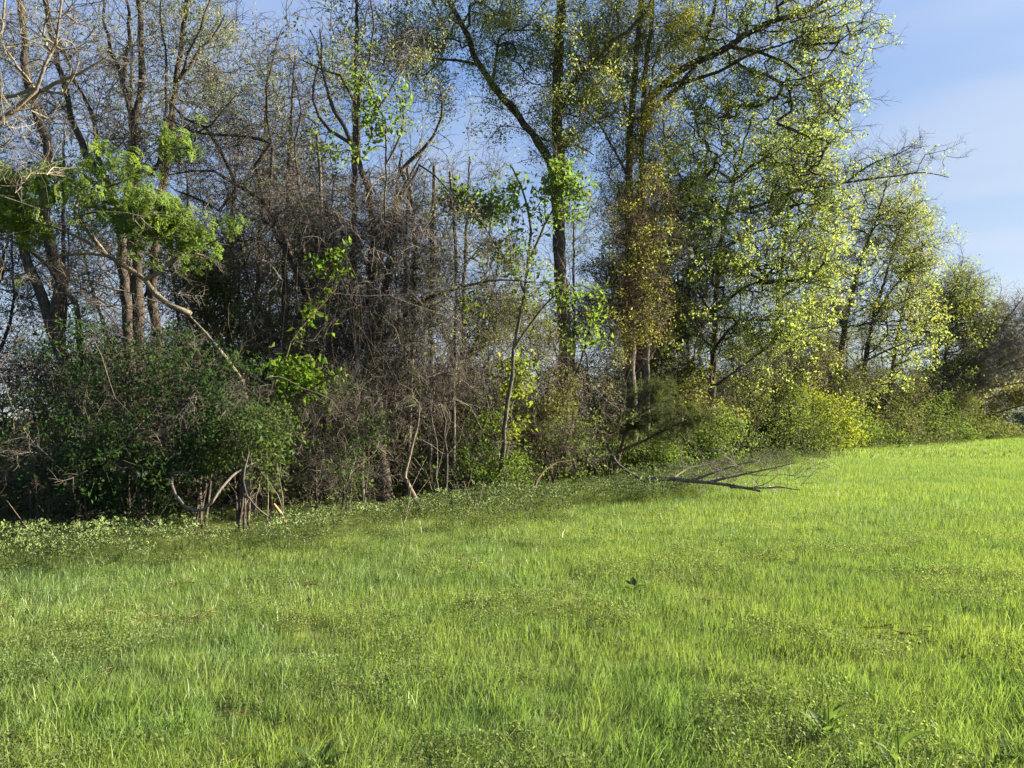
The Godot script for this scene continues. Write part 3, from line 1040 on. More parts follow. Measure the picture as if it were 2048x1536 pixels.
func make_far_end() -> void:
	rng.seed = 900
	var b := Vector3(62, -0.1, -104)
	var o := {"leaf": "maple", "tint": Color(0.035, 0.055, 0.028), "leaf_size": 1.1, "twig_size": 1.4, "low": true}
	var first := plant("far_tree", "dark far tree beyond the meadow at the right edge, nearest the low house", "tree", [
		["trunk", 0.3, 0.08, [b, b + Vector3(0, 4, 0), b + Vector3(0.4, 9, 0.2)]]], [
		[b + Vector3(0, 6.0, 0), Vector3(4.2, 3.0, 3.5), 200, 1.6, 0.2], [b + Vector3(-1.0, 3.4, 1), Vector3(3.6, 1.6, 3), 120, 1.5, 0.2]], o)
	another(first, "dark far tree left of the low house, half behind the hedge end", Vector3(55, 0, -100), 1.2, 0.9)
	another(first, "dark far tree right of the low house past the frame edge", Vector3(71, 0, -102), 2.6, 1.05)
	another(first, "tallest dark far tree behind the low house roof", Vector3(66, 0, -112), 4.0, 1.15)
	another(first, "dark far tree farther right beyond the meadow", Vector3(80, 0, -106), 5.1, 1.0)
	# a low dark house with a pale eave
	var house := thing("low_house", "low dark house with a pale eave under the far trees", "house", Vector3(66.5, 0, -97))
	house.rotation.y = -0.25
	var wall := ArrayMesh.new()
	var bx := BoxMesh.new()
	bx.size = Vector3(9, 2.3, 5)
	wall.add_surface_from_arrays(Mesh.PRIMITIVE_TRIANGLES, bx.get_mesh_arrays())
	var wm := StandardMaterial3D.new()
	wm.albedo_texture = noise_tex(0.05, [lin(0.03, 0.03, 0.035), lin(0.04, 0.04, 0.045), lin(0.05, 0.05, 0.055), lin(0.07, 0.07, 0.075)])
	wm.uv1_triplanar = true
	wm.roughness = 0.8
	var w := put_mesh("wall", wall, wm, house)
	w.position = Vector3(0, 1.15, 0)
	var roof := PrismMesh.new()
	roof.size = Vector3(6.0, 1.1, 9.8)
	var rm := StandardMaterial3D.new()
	rm.albedo_color = lin(0.06, 0.06, 0.065)
	rm.roughness = 0.85
	var r := put_mesh("roof", roof, rm, house)
	r.rotation.y = PI / 2
	r.position = Vector3(0, 2.95, 0)
	var eave := BoxMesh.new()
	eave.size = Vector3(9.7, 0.14, 0.1)
	var em := StandardMaterial3D.new()
	em.albedo_color = lin(0.6, 0.62, 0.65)
	em.roughness = 0.6
	var e := put_mesh("eave", eave, em, house)
	e.position = Vector3(0, 2.36, 2.95)
	for k in 3:
		var win := BoxMesh.new()
		win.size = Vector3(0.9, 0.9, 0.08)
		var gm := StandardMaterial3D.new()
		gm.albedo_color = lin(0.12, 0.14, 0.16)
		gm.roughness = 0.15
		var wi := put_mesh("window", win, gm, house)
		wi.position = Vector3(-3.0 + 2.6 * k, 1.4, 2.53)
	# a low grey shed half hidden behind the last bushes
	var shed := thing("grey_shed", "low grey shed with a rounded roof behind the last bushes", "shed", Vector3(46.29, -0.12, -72))
	shed.position.y = 0.0
	var sm := StandardMaterial3D.new()
	sm.albedo_texture = noise_tex(0.03, [lin(0.12, 0.115, 0.12), lin(0.16, 0.155, 0.16), lin(0.2, 0.195, 0.2), lin(0.24, 0.235, 0.24)])
	sm.uv1_triplanar = true
	sm.roughness = 0.75
	var sb := BoxMesh.new()
	sb.size = Vector3(2.0, 0.9, 1.4)
	put_mesh("wall", sb, sm, shed).position = Vector3(0, 0.45, 0)
	var dome := CylinderMesh.new()
	dome.top_radius = 0.72
	dome.bottom_radius = 0.72
	dome.height = 2.06
	var rm2 := StandardMaterial3D.new()
	rm2.albedo_color = lin(0.27, 0.26, 0.27)
	rm2.roughness = 0.6
	var dr := put_mesh("roof", dome, rm2, shed)
	dr.rotation.z = PI / 2
	dr.scale = Vector3(0.55, 1, 1)
	dr.position = Vector3(0, 0.85, 0)

func make_ground() -> void:
	var g := Geo.new()
	var n := 90
	var ext := 520.0
	for iz in n + 1:
		for ix in n + 1:
			# finer near the camera
			var fx := (ix / float(n)) * 2.0 - 1.0
			var fz := (iz / float(n)) * 2.0 - 1.0
			var x: float = signf(fx) * pow(absf(fx), 2.6) * ext
			var z: float = signf(fz) * pow(absf(fz), 2.6) * ext
			g.v.append(Vector3(x, ground_at(x, -z) - 0.015, z))
			g.n.append(Vector3.UP)
	for iz in n:
		for ix in n:
			var a := iz * (n + 1) + ix
			g.i.append_array([a, a + 1, a + n + 1, a + 1, a + n + 2, a + n + 1])
	var m := ArrayMesh.new()
	g.into(m, null)
	var mat := StandardMaterial3D.new()
	mat.albedo_texture = noise_tex(0.02, [lin(0.06, 0.055, 0.03), lin(0.09, 0.10, 0.035), lin(0.13, 0.155, 0.045), lin(0.17, 0.18, 0.07)])
	mat.uv1_triplanar = true
	mat.uv1_world_triplanar = true
	mat.uv1_scale = Vector3(0.4, 0.4, 0.4)
	mat.roughness = 0.95
	mat.metallic_specular = 0.1
	var o := put_mesh("ground", m, mat, self, "structure")
	o.set_meta("label", "green meadow ground under the grass and the hedge")

func _ready() -> void:
	# camera
	var cam := Camera3D.new()
	cam.name = "camera"
	cam.fov = 54.0
	cam.near = 0.05
	cam.far = 1200.0
	cam.position = Vector3(0, 1.65, 0)
	cam.rotation_degrees = Vector3(2.545, 0, 0)
	add_child(cam)
	cam.current = true
	# sky, air and exposure
	var env := Environment.new()
	env.background_mode = Environment.BG_SKY
	env.sky = make_sky()
	env.tonemap_mode = Environment.TONE_MAPPER_LINEAR
	env.tonemap_exposure = 5.0
	env.ambient_light_source = Environment.AMBIENT_SOURCE_SKY
	env.sdfgi_enabled = true
	env.ssao_enabled = true
	env.ssil_enabled = true
	var we := WorldEnvironment.new()
	we.name = "world_environment"
	we.environment = env
	add_child(we)
	# low sun, just out of the frame to the right
	var sun := DirectionalLight3D.new()
	sun.name = "sun"
	sun.light_energy = 1.6
	sun.light_color = Color(1.0, 0.94, 0.82)
	sun.light_angular_distance = 0.5
	sun.shadow_enabled = true
	sun.rotation_degrees = Vector3(-SUN_HEIGHT, -SUN_AZIMUTH + 180.0, 0)
	add_child(sun)
	wob.seed = 3
	wob.frequency = 1.0
	patch.seed = 21
	patch.frequency = 0.02
	patch.fractal_octaves = 3
	rng.seed = 1
	make_materials()
	make_sprays()
	make_ground()
	make_background()
	make_back_bushes()
	make_far_end()
	plant("bare_tree", "tree at the left frame edge whose dark limb reaches in over pale bare twigs", "tree", [
		["trunk", 0.2, 0.014, [Vector3(-8.49, -0.12, -10.2), Vector3(-8.48, 2.57, -10.2), Vector3(-8.29, 4.07, -10.2), Vector3(-7.99, 5.11, -10.2), Vector3(-7.8, 5.74, -10.2)]],
		["limb", 0.07, 0.014, [Vector3(-8.05, 5.04, -10.2), Vector3(-7.45, 5.5, -10.2), Vector3(-7.05, 5.71, -10.2), Vector3(-6.64, 6.02, -10.2), Vector3(-6.3, 6.24, -10.2), Vector3(-5.96, 6.37, -10.2), Vector3(-5.59, 6.62, -10.2)]],
		["limb", 0.045, 0.012, [Vector3(-7.23, 5.28, -9.9), Vector3(-6.71, 5.76, -9.9), Vector3(-6.38, 6.03, -9.9), Vector3(-6.26, 6.37, -9.9), Vector3(-6.12, 6.68, -9.9), Vector3(-6.07, 6.99, -9.9), Vector3(-6.06, 7.4, -9.9)]],
		["limb", 0.04, 0.01, [Vector3(-7.66, 5.63, -10.1), Vector3(-7.26, 5.94, -10.1), Vector3(-6.78, 6.05, -10.1), Vector3(-6.55, 6.15, -10.1), Vector3(-6.1, 6.05, -10.1), Vector3(-5.97, 6.33, -10.1), Vector3(-5.92, 6.53, -10.1)]],
		["limb", 0.035, 0.01, [Vector3(-7.36, 5.58, -9.8), Vector3(-6.99, 6.39, -9.8), Vector3(-6.79, 6.8, -9.8), Vector3(-6.77, 7.2, -9.8), Vector3(-6.77, 7.75, -9.8)]]], [
		[Vector3(-6.53, 6.49, -10), Vector3(1.1, 1.1, 0.77), 50, 0.03, 0.18],
		[Vector3(-6.89, 5.11, -10.2), Vector3(0.99, 0.88, 0.66), 40, 0, 0.24],
		[Vector3(-6.31, 7.11, -10.4), Vector3(0.77, 0.77, 0.66), 30, 0.045, 0.18],
		[Vector3(-6.88, 7.04, -10), Vector3(0.66, 0.77, 0.66), 30, 0, 0.3]], {"bark": "bark_pale", "twig_tint": Color(0.2, 0.18, 0.155), "twig_size": 0.6, "leaf": "fine", "tint": Color(0.22, 0.255, 0.14), "leaf_size": 0.3, "tip": 0.006})
	plant("leaning_tree", "thick dark trunk leaning left out of the frame behind the left shrubs", "tree", [
		["trunk", 0.2, 0.014, [Vector3(-8.07, -0.12, -14.5), Vector3(-8.24, 1.03, -14.5), Vector3(-8.51, 2.37, -14.5), Vector3(-8.8, 3.05, -14.5), Vector3(-9.01, 3.73, -14.5), Vector3(-9.35, 4.6, -14.5), Vector3(-9.77, 5.59, -14.5), Vector3(-10.49, 6.87, -14.5), Vector3(-11.03, 8.66, -14.5)]],
		["limb", 0.12, 0.05, [Vector3(-8.94, 3.35, -14.6), Vector3(-8.84, 4.33, -14.6), Vector3(-9.09, 5.22, -14.6), Vector3(-9.2, 5.91, -14.6), Vector3(-9.13, 6.9, -14.6), Vector3(-9.51, 8.11, -14.6), Vector3(-9.76, 9.93, -14.6), Vector3(-9.9, 11.15, -14.6)]],
		["limb", 0.08, 0.014, [Vector3(-8.11, 2.73, -14.2), Vector3(-8.28, 3.78, -14.2), Vector3(-8.62, 4.26, -14.2), Vector3(-9.16, 4.83, -14.2), Vector3(-9.93, 5.12, -14.2), Vector3(-10.5, 5.12, -14.2)]]], [
		[Vector3(-10.04, 8.36, -14.5), Vector3(2, 2.2, 1.3), 60, 0.375, 0.44],
		[Vector3(-9.33, 5.05, -14.3), Vector3(1.8, 1.3, 1.1), 60, 0.15, 0.55],
		[Vector3(-10.57, 6.37, -14.5), Vector3(1.8, 1.8, 1.3), 40, 0.3, 0.44],
		[Vector3(-9.82, 9.94, -15), Vector3(1.7, 1.8, 1.3), 50, 0.45, 0.385]], {"twig_tint": Color(0.13, 0.115, 0.1), "tint": Color(0.22, 0.255, 0.14), "leaf_size": 0.34})
	plant("twin_trunk_tree", "tall dark twin trunked tree with fanning upright stems at upper left", "tree", [
		["trunk", 0.17, 0.04, [Vector3(-8.03, -0.12, -16), Vector3(-7.9, 2.02, -16), Vector3(-8, 4.16, -16), Vector3(-8.12, 6.32, -16), Vector3(-8.11, 8.07, -16), Vector3(-8.01, 9.2, -16), Vector3(-8.09, 10.72, -16), Vector3(-8.18, 12.51, -16)]],
		["trunk", 0.15, 0.03, [Vector3(-7.63, -0.12, -16.3), Vector3(-7.7, 3.11, -16.3), Vector3(-7.8, 4.64, -16.3), Vector3(-7.68, 6.41, -16.3), Vector3(-7.5, 8.19, -16.3), Vector3(-7.33, 9.65, -16.3), Vector3(-7.2, 10.89, -16.3), Vector3(-7.12, 12.83, -16.3)]],
		["trunk", 0.15, 0.03, [Vector3(-8.06, -0.12, -15.8), Vector3(-8, 2.44, -15.8), Vector3(-8.21, 4.55, -15.8), Vector3(-8.4, 6.15, -15.8), Vector3(-9.07, 7.25, -15.8), Vector3(-9.38, 8.07, -15.8), Vector3(-9.75, 9.48, -15.8), Vector3(-10.05, 10.61, -15.8), Vector3(-10.38, 12.37, -15.8)]],
		["limb", 0.075, 0.014, [Vector3(-8.45, 6.13, -15.9), Vector3(-8.81, 7.05, -15.9), Vector3(-8.96, 7.92, -15.9), Vector3(-9.4, 8.9, -15.9), Vector3(-9.76, 9.78, -15.9), Vector3(-10.15, 10.88, -15.9)]],
		["limb", 0.075, 0.02, [Vector3(-8.27, 7.89, -16.1), Vector3(-8.54, 9.16, -16.1), Vector3(-8.75, 9.66, -16.1), Vector3(-8.91, 10.33, -16.1), Vector3(-8.98, 11.22, -16.1)]],
		["limb", 0.06, 0.015, [Vector3(-8.48, 8.88, -16.1), Vector3(-8.39, 9.88, -16.1), Vector3(-8.38, 10.78, -16.1), Vector3(-8.36, 11.67, -16.1)]],
		["limb", 0.055, 0.015, [Vector3(-7.6, 7.08, -16), Vector3(-7.27, 8.84, -16), Vector3(-6.77, 10.05, -16), Vector3(-6.57, 10.72, -16), Vector3(-6.25, 11.39, -16)]],
		["limb", 0.05, 0.012, [Vector3(-7.34, 8.73, -16), Vector3(-6.97, 9.28, -16), Vector3(-6.55, 9.89, -16), Vector3(-6.23, 10.39, -16)]],
		["limb", 0.05, 0.012, [Vector3(-7.92, 6.49, -16.2), Vector3(-7.63, 7.48, -16.2), Vector3(-7.58, 9.15, -16.2), Vector3(-7.74, 10.38, -16.2), Vector3(-7.65, 11.28, -16.2)]],
		["limb", 0.05, 0.012, [Vector3(-7.55, 6.7, -15.5), Vector3(-7.04, 7.33, -15.5), Vector3(-6.31, 7.76, -15.5), Vector3(-5.8, 8.4, -15.5)]]], [
		[Vector3(-7.19, 10.22, -17), Vector3(1.4, 1.9, 1.5), 110, 1.46, 0.275],
		[Vector3(-7.77, 10.54, -16.5), Vector3(1.8, 1.7, 1.5), 90, 1.17, 0.275],
		[Vector3(-6.63, 9.06, -16.5), Vector3(0.88, 1.4, 1.2), 70, 1.46, 0.22],
		[Vector3(-9.37, 9.58, -16.4), Vector3(1.7, 1.9, 1.4), 70, 0.682, 0.33],
		[Vector3(-9.98, 8.29, -16), Vector3(1.5, 1.5, 1.3), 60, 0.3, 0.385],
		[Vector3(-8.25, 7.88, -15.8), Vector3(1.4, 1.8, 1.1), 70, 0.3, 0.495],
		[Vector3(-7.29, 7.26, -15.6), Vector3(1.2, 1.2, 0.99), 60, 0.375, 0.44],
		[Vector3(-8.61, 5.36, -15.6), Vector3(1.4, 1.2, 0.99), 50, 0.225, 0.44]], {"twig_tint": Color(0.13, 0.115, 0.1), "tint": Color(0.22, 0.255, 0.14), "leaf_size": 0.34})
	plant("pale_limbed_tree", "smooth pale limb arching left over the dark shrubs with fresh feathery leaves", "tree", [
		["trunk", 0.13, 0.014, [Vector3(-4.38, -0.12, -12.6), Vector3(-4.43, 1.11, -12.6), Vector3(-4.45, 1.86, -12.6), Vector3(-4.55, 2.28, -12.6), Vector3(-4.81, 2.65, -12.6), Vector3(-5.11, 3.05, -12.6), Vector3(-5.45, 3.39, -12.6)]],
		["limb", 0.06, 0.014, [Vector3(-5.32, 3.35, -12.3), Vector3(-5.6, 3.49, -12.3), Vector3(-5.85, 3.68, -12.3), Vector3(-6.03, 3.91, -12.3), Vector3(-6.32, 4.12, -12.3), Vector3(-6.66, 4.32, -12.3), Vector3(-7.04, 4.57, -12.3), Vector3(-7.54, 4.78, -12.3), Vector3(-8.12, 4.9, -12.3)]],
		["limb", 0.045, 0.012, [Vector3(-5.97, 3.87, -12.2), Vector3(-5.76, 4.01, -12.2), Vector3(-5.54, 4.2, -12.2), Vector3(-5.26, 4.33, -12.2), Vector3(-5, 4.47, -12.2), Vector3(-4.73, 4.63, -12.2)]],
		["limb", 0.045, 0.014, [Vector3(-6.87, 4.42, -12.3), Vector3(-7.21, 5.07, -12.3), Vector3(-7.1, 5.41, -12.3), Vector3(-6.69, 5.45, -12.3), Vector3(-6.36, 5.57, -12.3)]],
		["limb", 0.03, 0.01, [Vector3(-6.5, 4.24, -12), Vector3(-7.26, 4.26, -12), Vector3(-7.81, 3.97, -12), Vector3(-8.21, 3.85, -12)]]], [
		[Vector3(-7.69, 5.27, -12), Vector3(0.83, 0.35, 0.66), 39, 2.29, 0.15],
		[Vector3(-6.7, 5.12, -11.9), Vector3(0.77, 0.33, 0.66), 34, 2.29, 0.15],
		[Vector3(-6.21, 5.6, -12), Vector3(0.5, 0.33, 0.55), 25, 2.29, 0.15],
		[Vector3(-5.86, 4.88, -11.9), Vector3(0.88, 0.33, 0.66), 39, 2.29, 0.15],
		[Vector3(-5.06, 4.66, -12), Vector3(0.61, 0.33, 0.55), 29, 2.29, 0.15],
		[Vector3(-7.17, 5.58, -12.2), Vector3(0.44, 0.22, 0.44), 16, 2.16, 0.1],
		[Vector3(-7.91, 4.85, -11.8), Vector3(0.55, 0.39, 0.55), 20, 2.16, 0.1],
		[Vector3(-5.59, 6.32, -12.4), Vector3(0.39, 0.22, 0.33), 9, 1.89, 0.2],
		[Vector3(-6.72, 3.89, -12.2), Vector3(1.4, 0.55, 0.66), 29, 0.135, 0.6],
		[Vector3(-5.71, 4.41, -12.3), Vector3(0.88, 0.44, 0.66), 23, 0.405, 0.5]], {"bark": "bark_pale", "leaf": "ash", "tint": Color(0.145, 0.225, 0.055), "leaf_size": 0.24, "twig_tint": Color(0.2, 0.18, 0.155), "twig_size": 0.5, "lift": 0.1, "sag": 0.1})
	plant("dark_leaning_tree", "dark trunk curving up to the left with an arching level limb", "tree", [
		["trunk", 0.16, 0.014, [Vector3(-3.82, -0.12, -15.6), Vector3(-3.87, 2.01, -15.6), Vector3(-4.12, 3.57, -15.6), Vector3(-4.53, 4.83, -15.6), Vector3(-5.17, 6.1, -15.6), Vector3(-5.79, 6.52, -15.6), Vector3(-6.26, 6.82, -15.6), Vector3(-6.76, 6.81, -15.6), Vector3(-7.2, 6.73, -15.6)]],
		["limb", 0.06, 0.014, [Vector3(-5.77, 6.49, -15.5), Vector3(-6.1, 7.28, -15.5), Vector3(-6.42, 7.71, -15.5), Vector3(-6.82, 7.89, -15.5), Vector3(-7.27, 8.4, -15.5)]],
		["limb", 0.07, 0.014, [Vector3(-5.05, 5.99, -15.3), Vector3(-5.27, 6.84, -15.3), Vector3(-4.94, 7.28, -15.3), Vector3(-5.51, 7.45, -15.3), Vector3(-6.13, 7.47, -15.3), Vector3(-6.54, 7.52, -15.3), Vector3(-7.06, 7.79, -15.3)]],
		["limb", 0.07, 0.014, [Vector3(-4.75, 5.19, -15.8), Vector3(-5.13, 5.83, -15.8), Vector3(-5.1, 7.34, -15.8), Vector3(-5.27, 8.42, -15.8), Vector3(-5.12, 9.29, -15.8), Vector3(-4.97, 9.95, -15.8)]],
		["limb", 0.06, 0.014, [Vector3(-4.42, 4.55, -15.8), Vector3(-4.39, 5.94, -15.8), Vector3(-4.61, 7.12, -15.8), Vector3(-4.52, 8.2, -15.8), Vector3(-4.64, 8.85, -15.8)]],
		["limb", 0.05, 0.014, [Vector3(-5.73, 6.35, -15.4), Vector3(-6.03, 5.93, -15.4), Vector3(-6.45, 6.14, -15.4), Vector3(-6.97, 6.35, -15.4)]]], [
		[Vector3(-6.27, 7.61, -15.4), Vector3(1.4, 1, 0.92), 70, 0.084, 0.44],
		[Vector3(-5.26, 6.91, -15.5), Vector3(1.1, 1.5, 1), 90, 0.14, 0.44],
		[Vector3(-4.95, 8.42, -15.8), Vector3(0.8, 1.4, 1), 50, 0.35, 0.28],
		[Vector3(-5.64, 5.36, -15.2), Vector3(1.5, 1, 1), 90, 0.07, 0.48],
		[Vector3(-6.84, 6.84, -15.3), Vector3(0.92, 0.92, 0.8), 50, 0.07, 0.4],
		[Vector3(-4.65, 5.99, -15.6), Vector3(1, 1.1, 1), 70, 0.14, 0.44]], {"twig": "tangle", "twig_tint": Color(0.125, 0.108, 0.094), "tint": Color(0.22, 0.255, 0.14), "leaf_size": 0.32, "twig_size": 0.8})
	plant("vine_covered_tree", "middle tree smothered in a brown tangle of bare vines, broken tops above", "tree", [
		["trunk", 0.18, 0.014, [Vector3(-2.55, -0.12, -15), Vector3(-2.6, 0.61, -15), Vector3(-2.73, 2, -15), Vector3(-2.82, 4, -15), Vector3(-2.78, 5.21, -15), Vector3(-2.88, 6.03, -15), Vector3(-3.22, 7.15, -15), Vector3(-3.58, 7.85, -15), Vector3(-3.79, 8.44, -15), Vector3(-3.91, 9.53, -15)]],
		["trunk", 0.17, 0.014, [Vector3(-2.93, -0.12, -15.3), Vector3(-2.87, 0.99, -15.3), Vector3(-2.77, 2.82, -15.3), Vector3(-2.58, 4.46, -15.3), Vector3(-2.4, 5.7, -15.3), Vector3(-2.18, 6.48, -15.3), Vector3(-1.84, 7.05, -15.3)]],
		["limb", 0.06, 0.014, [Vector3(-3.07, 6.78, -15.1), Vector3(-3.12, 8.21, -15.1), Vector3(-2.95, 8.95, -15.1), Vector3(-2.83, 9.63, -15.1), Vector3(-2.91, 10.21, -15.1)]],
		["limb", 0.06, 0.014, [Vector3(-2.31, 6.74, -15.3), Vector3(-1.84, 7.16, -15.3), Vector3(-1.63, 7.45, -15.3), Vector3(-1.49, 7.84, -15.3), Vector3(-1.46, 8.15, -15.3), Vector3(-1.53, 8.73, -15.3)]],
		["limb", 0.05, 0.012, [Vector3(-3.15, 7.02, -15.2), Vector3(-3.73, 7.54, -15.2), Vector3(-4.1, 8.16, -15.2), Vector3(-3.95, 9, -15.2), Vector3(-4.17, 9.63, -15.2)]],
		["limb", 0.04, 0.01, [Vector3(-3.14, 8.06, -15.2), Vector3(-3.54, 8.69, -15.2), Vector3(-3.85, 8.79, -15.2), Vector3(-4.36, 9, -15.2)]],
		["limb", 0.04, 0.01, [Vector3(-3.1, 7.64, -15.2), Vector3(-2.71, 8.01, -15.2), Vector3(-2.35, 8.58, -15.2), Vector3(-2.1, 9, -15.2)]],
		["limb", 0.05, 0.01, [Vector3(-2.55, 5.34, -15.1), Vector3(-1.87, 6.78, -15.1), Vector3(-1.56, 6.57, -15.1), Vector3(-0.95, 5.85, -15.1)]],
		["limb", 0.06, 0.014, [Vector3(-2.64, 2.98, -14.8), Vector3(-2.01, 3.77, -14.8), Vector3(-1.23, 4.17, -14.8), Vector3(-0.24, 4.37, -14.8), Vector3(0.36, 4.32, -14.8)]],
		["limb", 0.05, 0.014, [Vector3(-2.64, 2.38, -14.6), Vector3(-3.15, 3.06, -14.6), Vector3(-3.55, 3.84, -14.6), Vector3(-3.94, 4.13, -14.6), Vector3(-4.53, 4.33, -14.6)]]], [
		[Vector3(-2.82, 5.37, -14.8), Vector3(1.2, 1.1, 1), 170, 0.0512, 0.599],
		[Vector3(-3.16, 4.33, -14.6), Vector3(1.4, 1.2, 1), 150, 0.0512, 0.535],
		[Vector3(-2.02, 4.77, -14.8), Vector3(1.2, 1.1, 1), 130, 0.0768, 0.535],
		[Vector3(-3.07, 3.49, -14.2), Vector3(1.2, 0.9, 0.6), 60, 0.3, 0.9],
		[Vector3(-2.3, 2.36, -14.2), Vector3(1.1, 1, 0.6), 60, 0.3, 0.9],
		[Vector3(-1.59, 2.77, -14.6), Vector3(1, 1, 0.6), 50, 0.35, 0.8],
		[Vector3(-3.63, 2.73, -14.2), Vector3(0.9, 0.9, 0.6), 40, 0.3, 0.8],
		[Vector3(-1.79, 3.94, -14.6), Vector3(1.2, 0.9, 0.6), 50, 0.45, 0.5],
		[Vector3(-1.24, 5.19, -14.9), Vector3(0.9, 0.8, 0.6), 40, 0.45, 0.5],
		[Vector3(-3.81, 5.27, -14.8), Vector3(1, 1.1, 0.88), 100, 0.0768, 0.535],
		[Vector3(-3.33, 8.69, -15.2), Vector3(1.1, 1.2, 1), 60, 0.896, 0.158],
		[Vector3(-2.32, 8.94, -15.3), Vector3(1.1, 1.1, 1), 50, 0.896, 0.158],
		[Vector3(-1.79, 7.95, -15.2), Vector3(0.88, 1, 0.76), 40, 0.384, 0.189],
		[Vector3(-2.57, 3.35, -14.6), Vector3(1.5, 0.88, 1), 90, 0.154, 0.441],
		[Vector3(-0.63, 4.35, -14.7), Vector3(1.2, 0.76, 0.88), 60, 0.256, 0.378]], {"twig": "tangle", "twig_tint": Color(0.125, 0.108, 0.094), "tint": Color(0.22, 0.255, 0.14), "leaf_size": 0.32, "twig_size": 0.75, "tip": 0.0045})
	plant("snag", "slender pale snag with a splintered tip left of the tangled tree", "snag", [
		["trunk", 0.05, 0.035, [Vector3(-3.92, -0.12, -15.6), Vector3(-3.92, 4.51, -15.6), Vector3(-4, 5.99, -15.6), Vector3(-4.03, 6.79, -15.6), Vector3(-4.1, 7.61, -15.6)]],
		["splinter", 0.025, 0.004, [Vector3(-4.09, 7.52, -15.6), Vector3(-4.13, 7.76, -15.6)]],
		["splinter", 0.02, 0.004, [Vector3(-4.07, 7.5, -15.55), Vector3(-4.04, 7.67, -15.55)]]], [
		[Vector3(-3.98, 4.5, -15.5), Vector3(0.5, 0.6, 0.4), 8, 0.02, 0.8]], {"bark": "bark_grey", "twig": "tangle", "twig_tint": Color(0.125, 0.108, 0.094), "wiggle": 0.03})
	plant("snag", "pale broken snag standing in front of the brown vine tangle", "snag", [
		["trunk", 0.055, 0.0385, [Vector3(-2.19, -0.12, -15.6), Vector3(-2.04, 3.88, -15.6), Vector3(-2.05, 5.67, -15.6), Vector3(-2.12, 6.25, -15.6), Vector3(-2.19, 6.89, -15.6)]],
		["splinter", 0.0275, 0.004, [Vector3(-2.18, 6.81, -15.6), Vector3(-2.23, 7.04, -15.6)]],
		["splinter", 0.022, 0.004, [Vector3(-2.16, 6.79, -15.55), Vector3(-2.13, 6.96, -15.55)]]], [
		[Vector3(-2.09, 4.5, -15.5), Vector3(0.5, 0.6, 0.4), 8, 0.02, 0.8]], {"bark": "bark_grey", "twig": "tangle", "twig_tint": Color(0.125, 0.108, 0.094), "wiggle": 0.03})
	plant("snag", "grey snag snapped off below the curved dark limb", "snag", [
		["trunk", 0.06, 0.042, [Vector3(-1.68, -0.12, -15.6), Vector3(-1.69, 4.51, -15.6), Vector3(-1.65, 6.2, -15.6), Vector3(-1.62, 6.91, -15.6)]],
		["splinter", 0.03, 0.004, [Vector3(-1.61, 6.83, -15.6), Vector3(-1.65, 7.06, -15.6)]],
		["splinter", 0.024, 0.004, [Vector3(-1.59, 6.81, -15.55), Vector3(-1.56, 6.98, -15.55)]]], [
		[Vector3(-1.64, 4.5, -15.5), Vector3(0.5, 0.6, 0.4), 8, 0.02, 0.8]], {"bark": "bark_grey", "twig": "tangle", "twig_tint": Color(0.125, 0.108, 0.094), "wiggle": 0.03})
	plant("snag", "thin splintered snag beside the leafy middle saplings", "snag", [
		["trunk", 0.045, 0.0315, [Vector3(-1.23, -0.12, -15.6), Vector3(-1.17, 4.51, -15.6), Vector3(-1.24, 5.99, -15.6), Vector3(-1.3, 6.79, -15.6)]],
		["splinter", 0.0225, 0.004, [Vector3(-1.29, 6.7, -15.6), Vector3(-1.33, 6.93, -15.6)]],
		["splinter", 0.018, 0.004, [Vector3(-1.28, 6.68, -15.55), Vector3(-1.24, 6.85, -15.55)]]], [
		[Vector3(-1.22, 4.5, -15.5), Vector3(0.5, 0.6, 0.4), 8, 0.02, 0.8]], {"bark": "bark_grey", "twig": "tangle", "twig_tint": Color(0.125, 0.108, 0.094), "wiggle": 0.03})
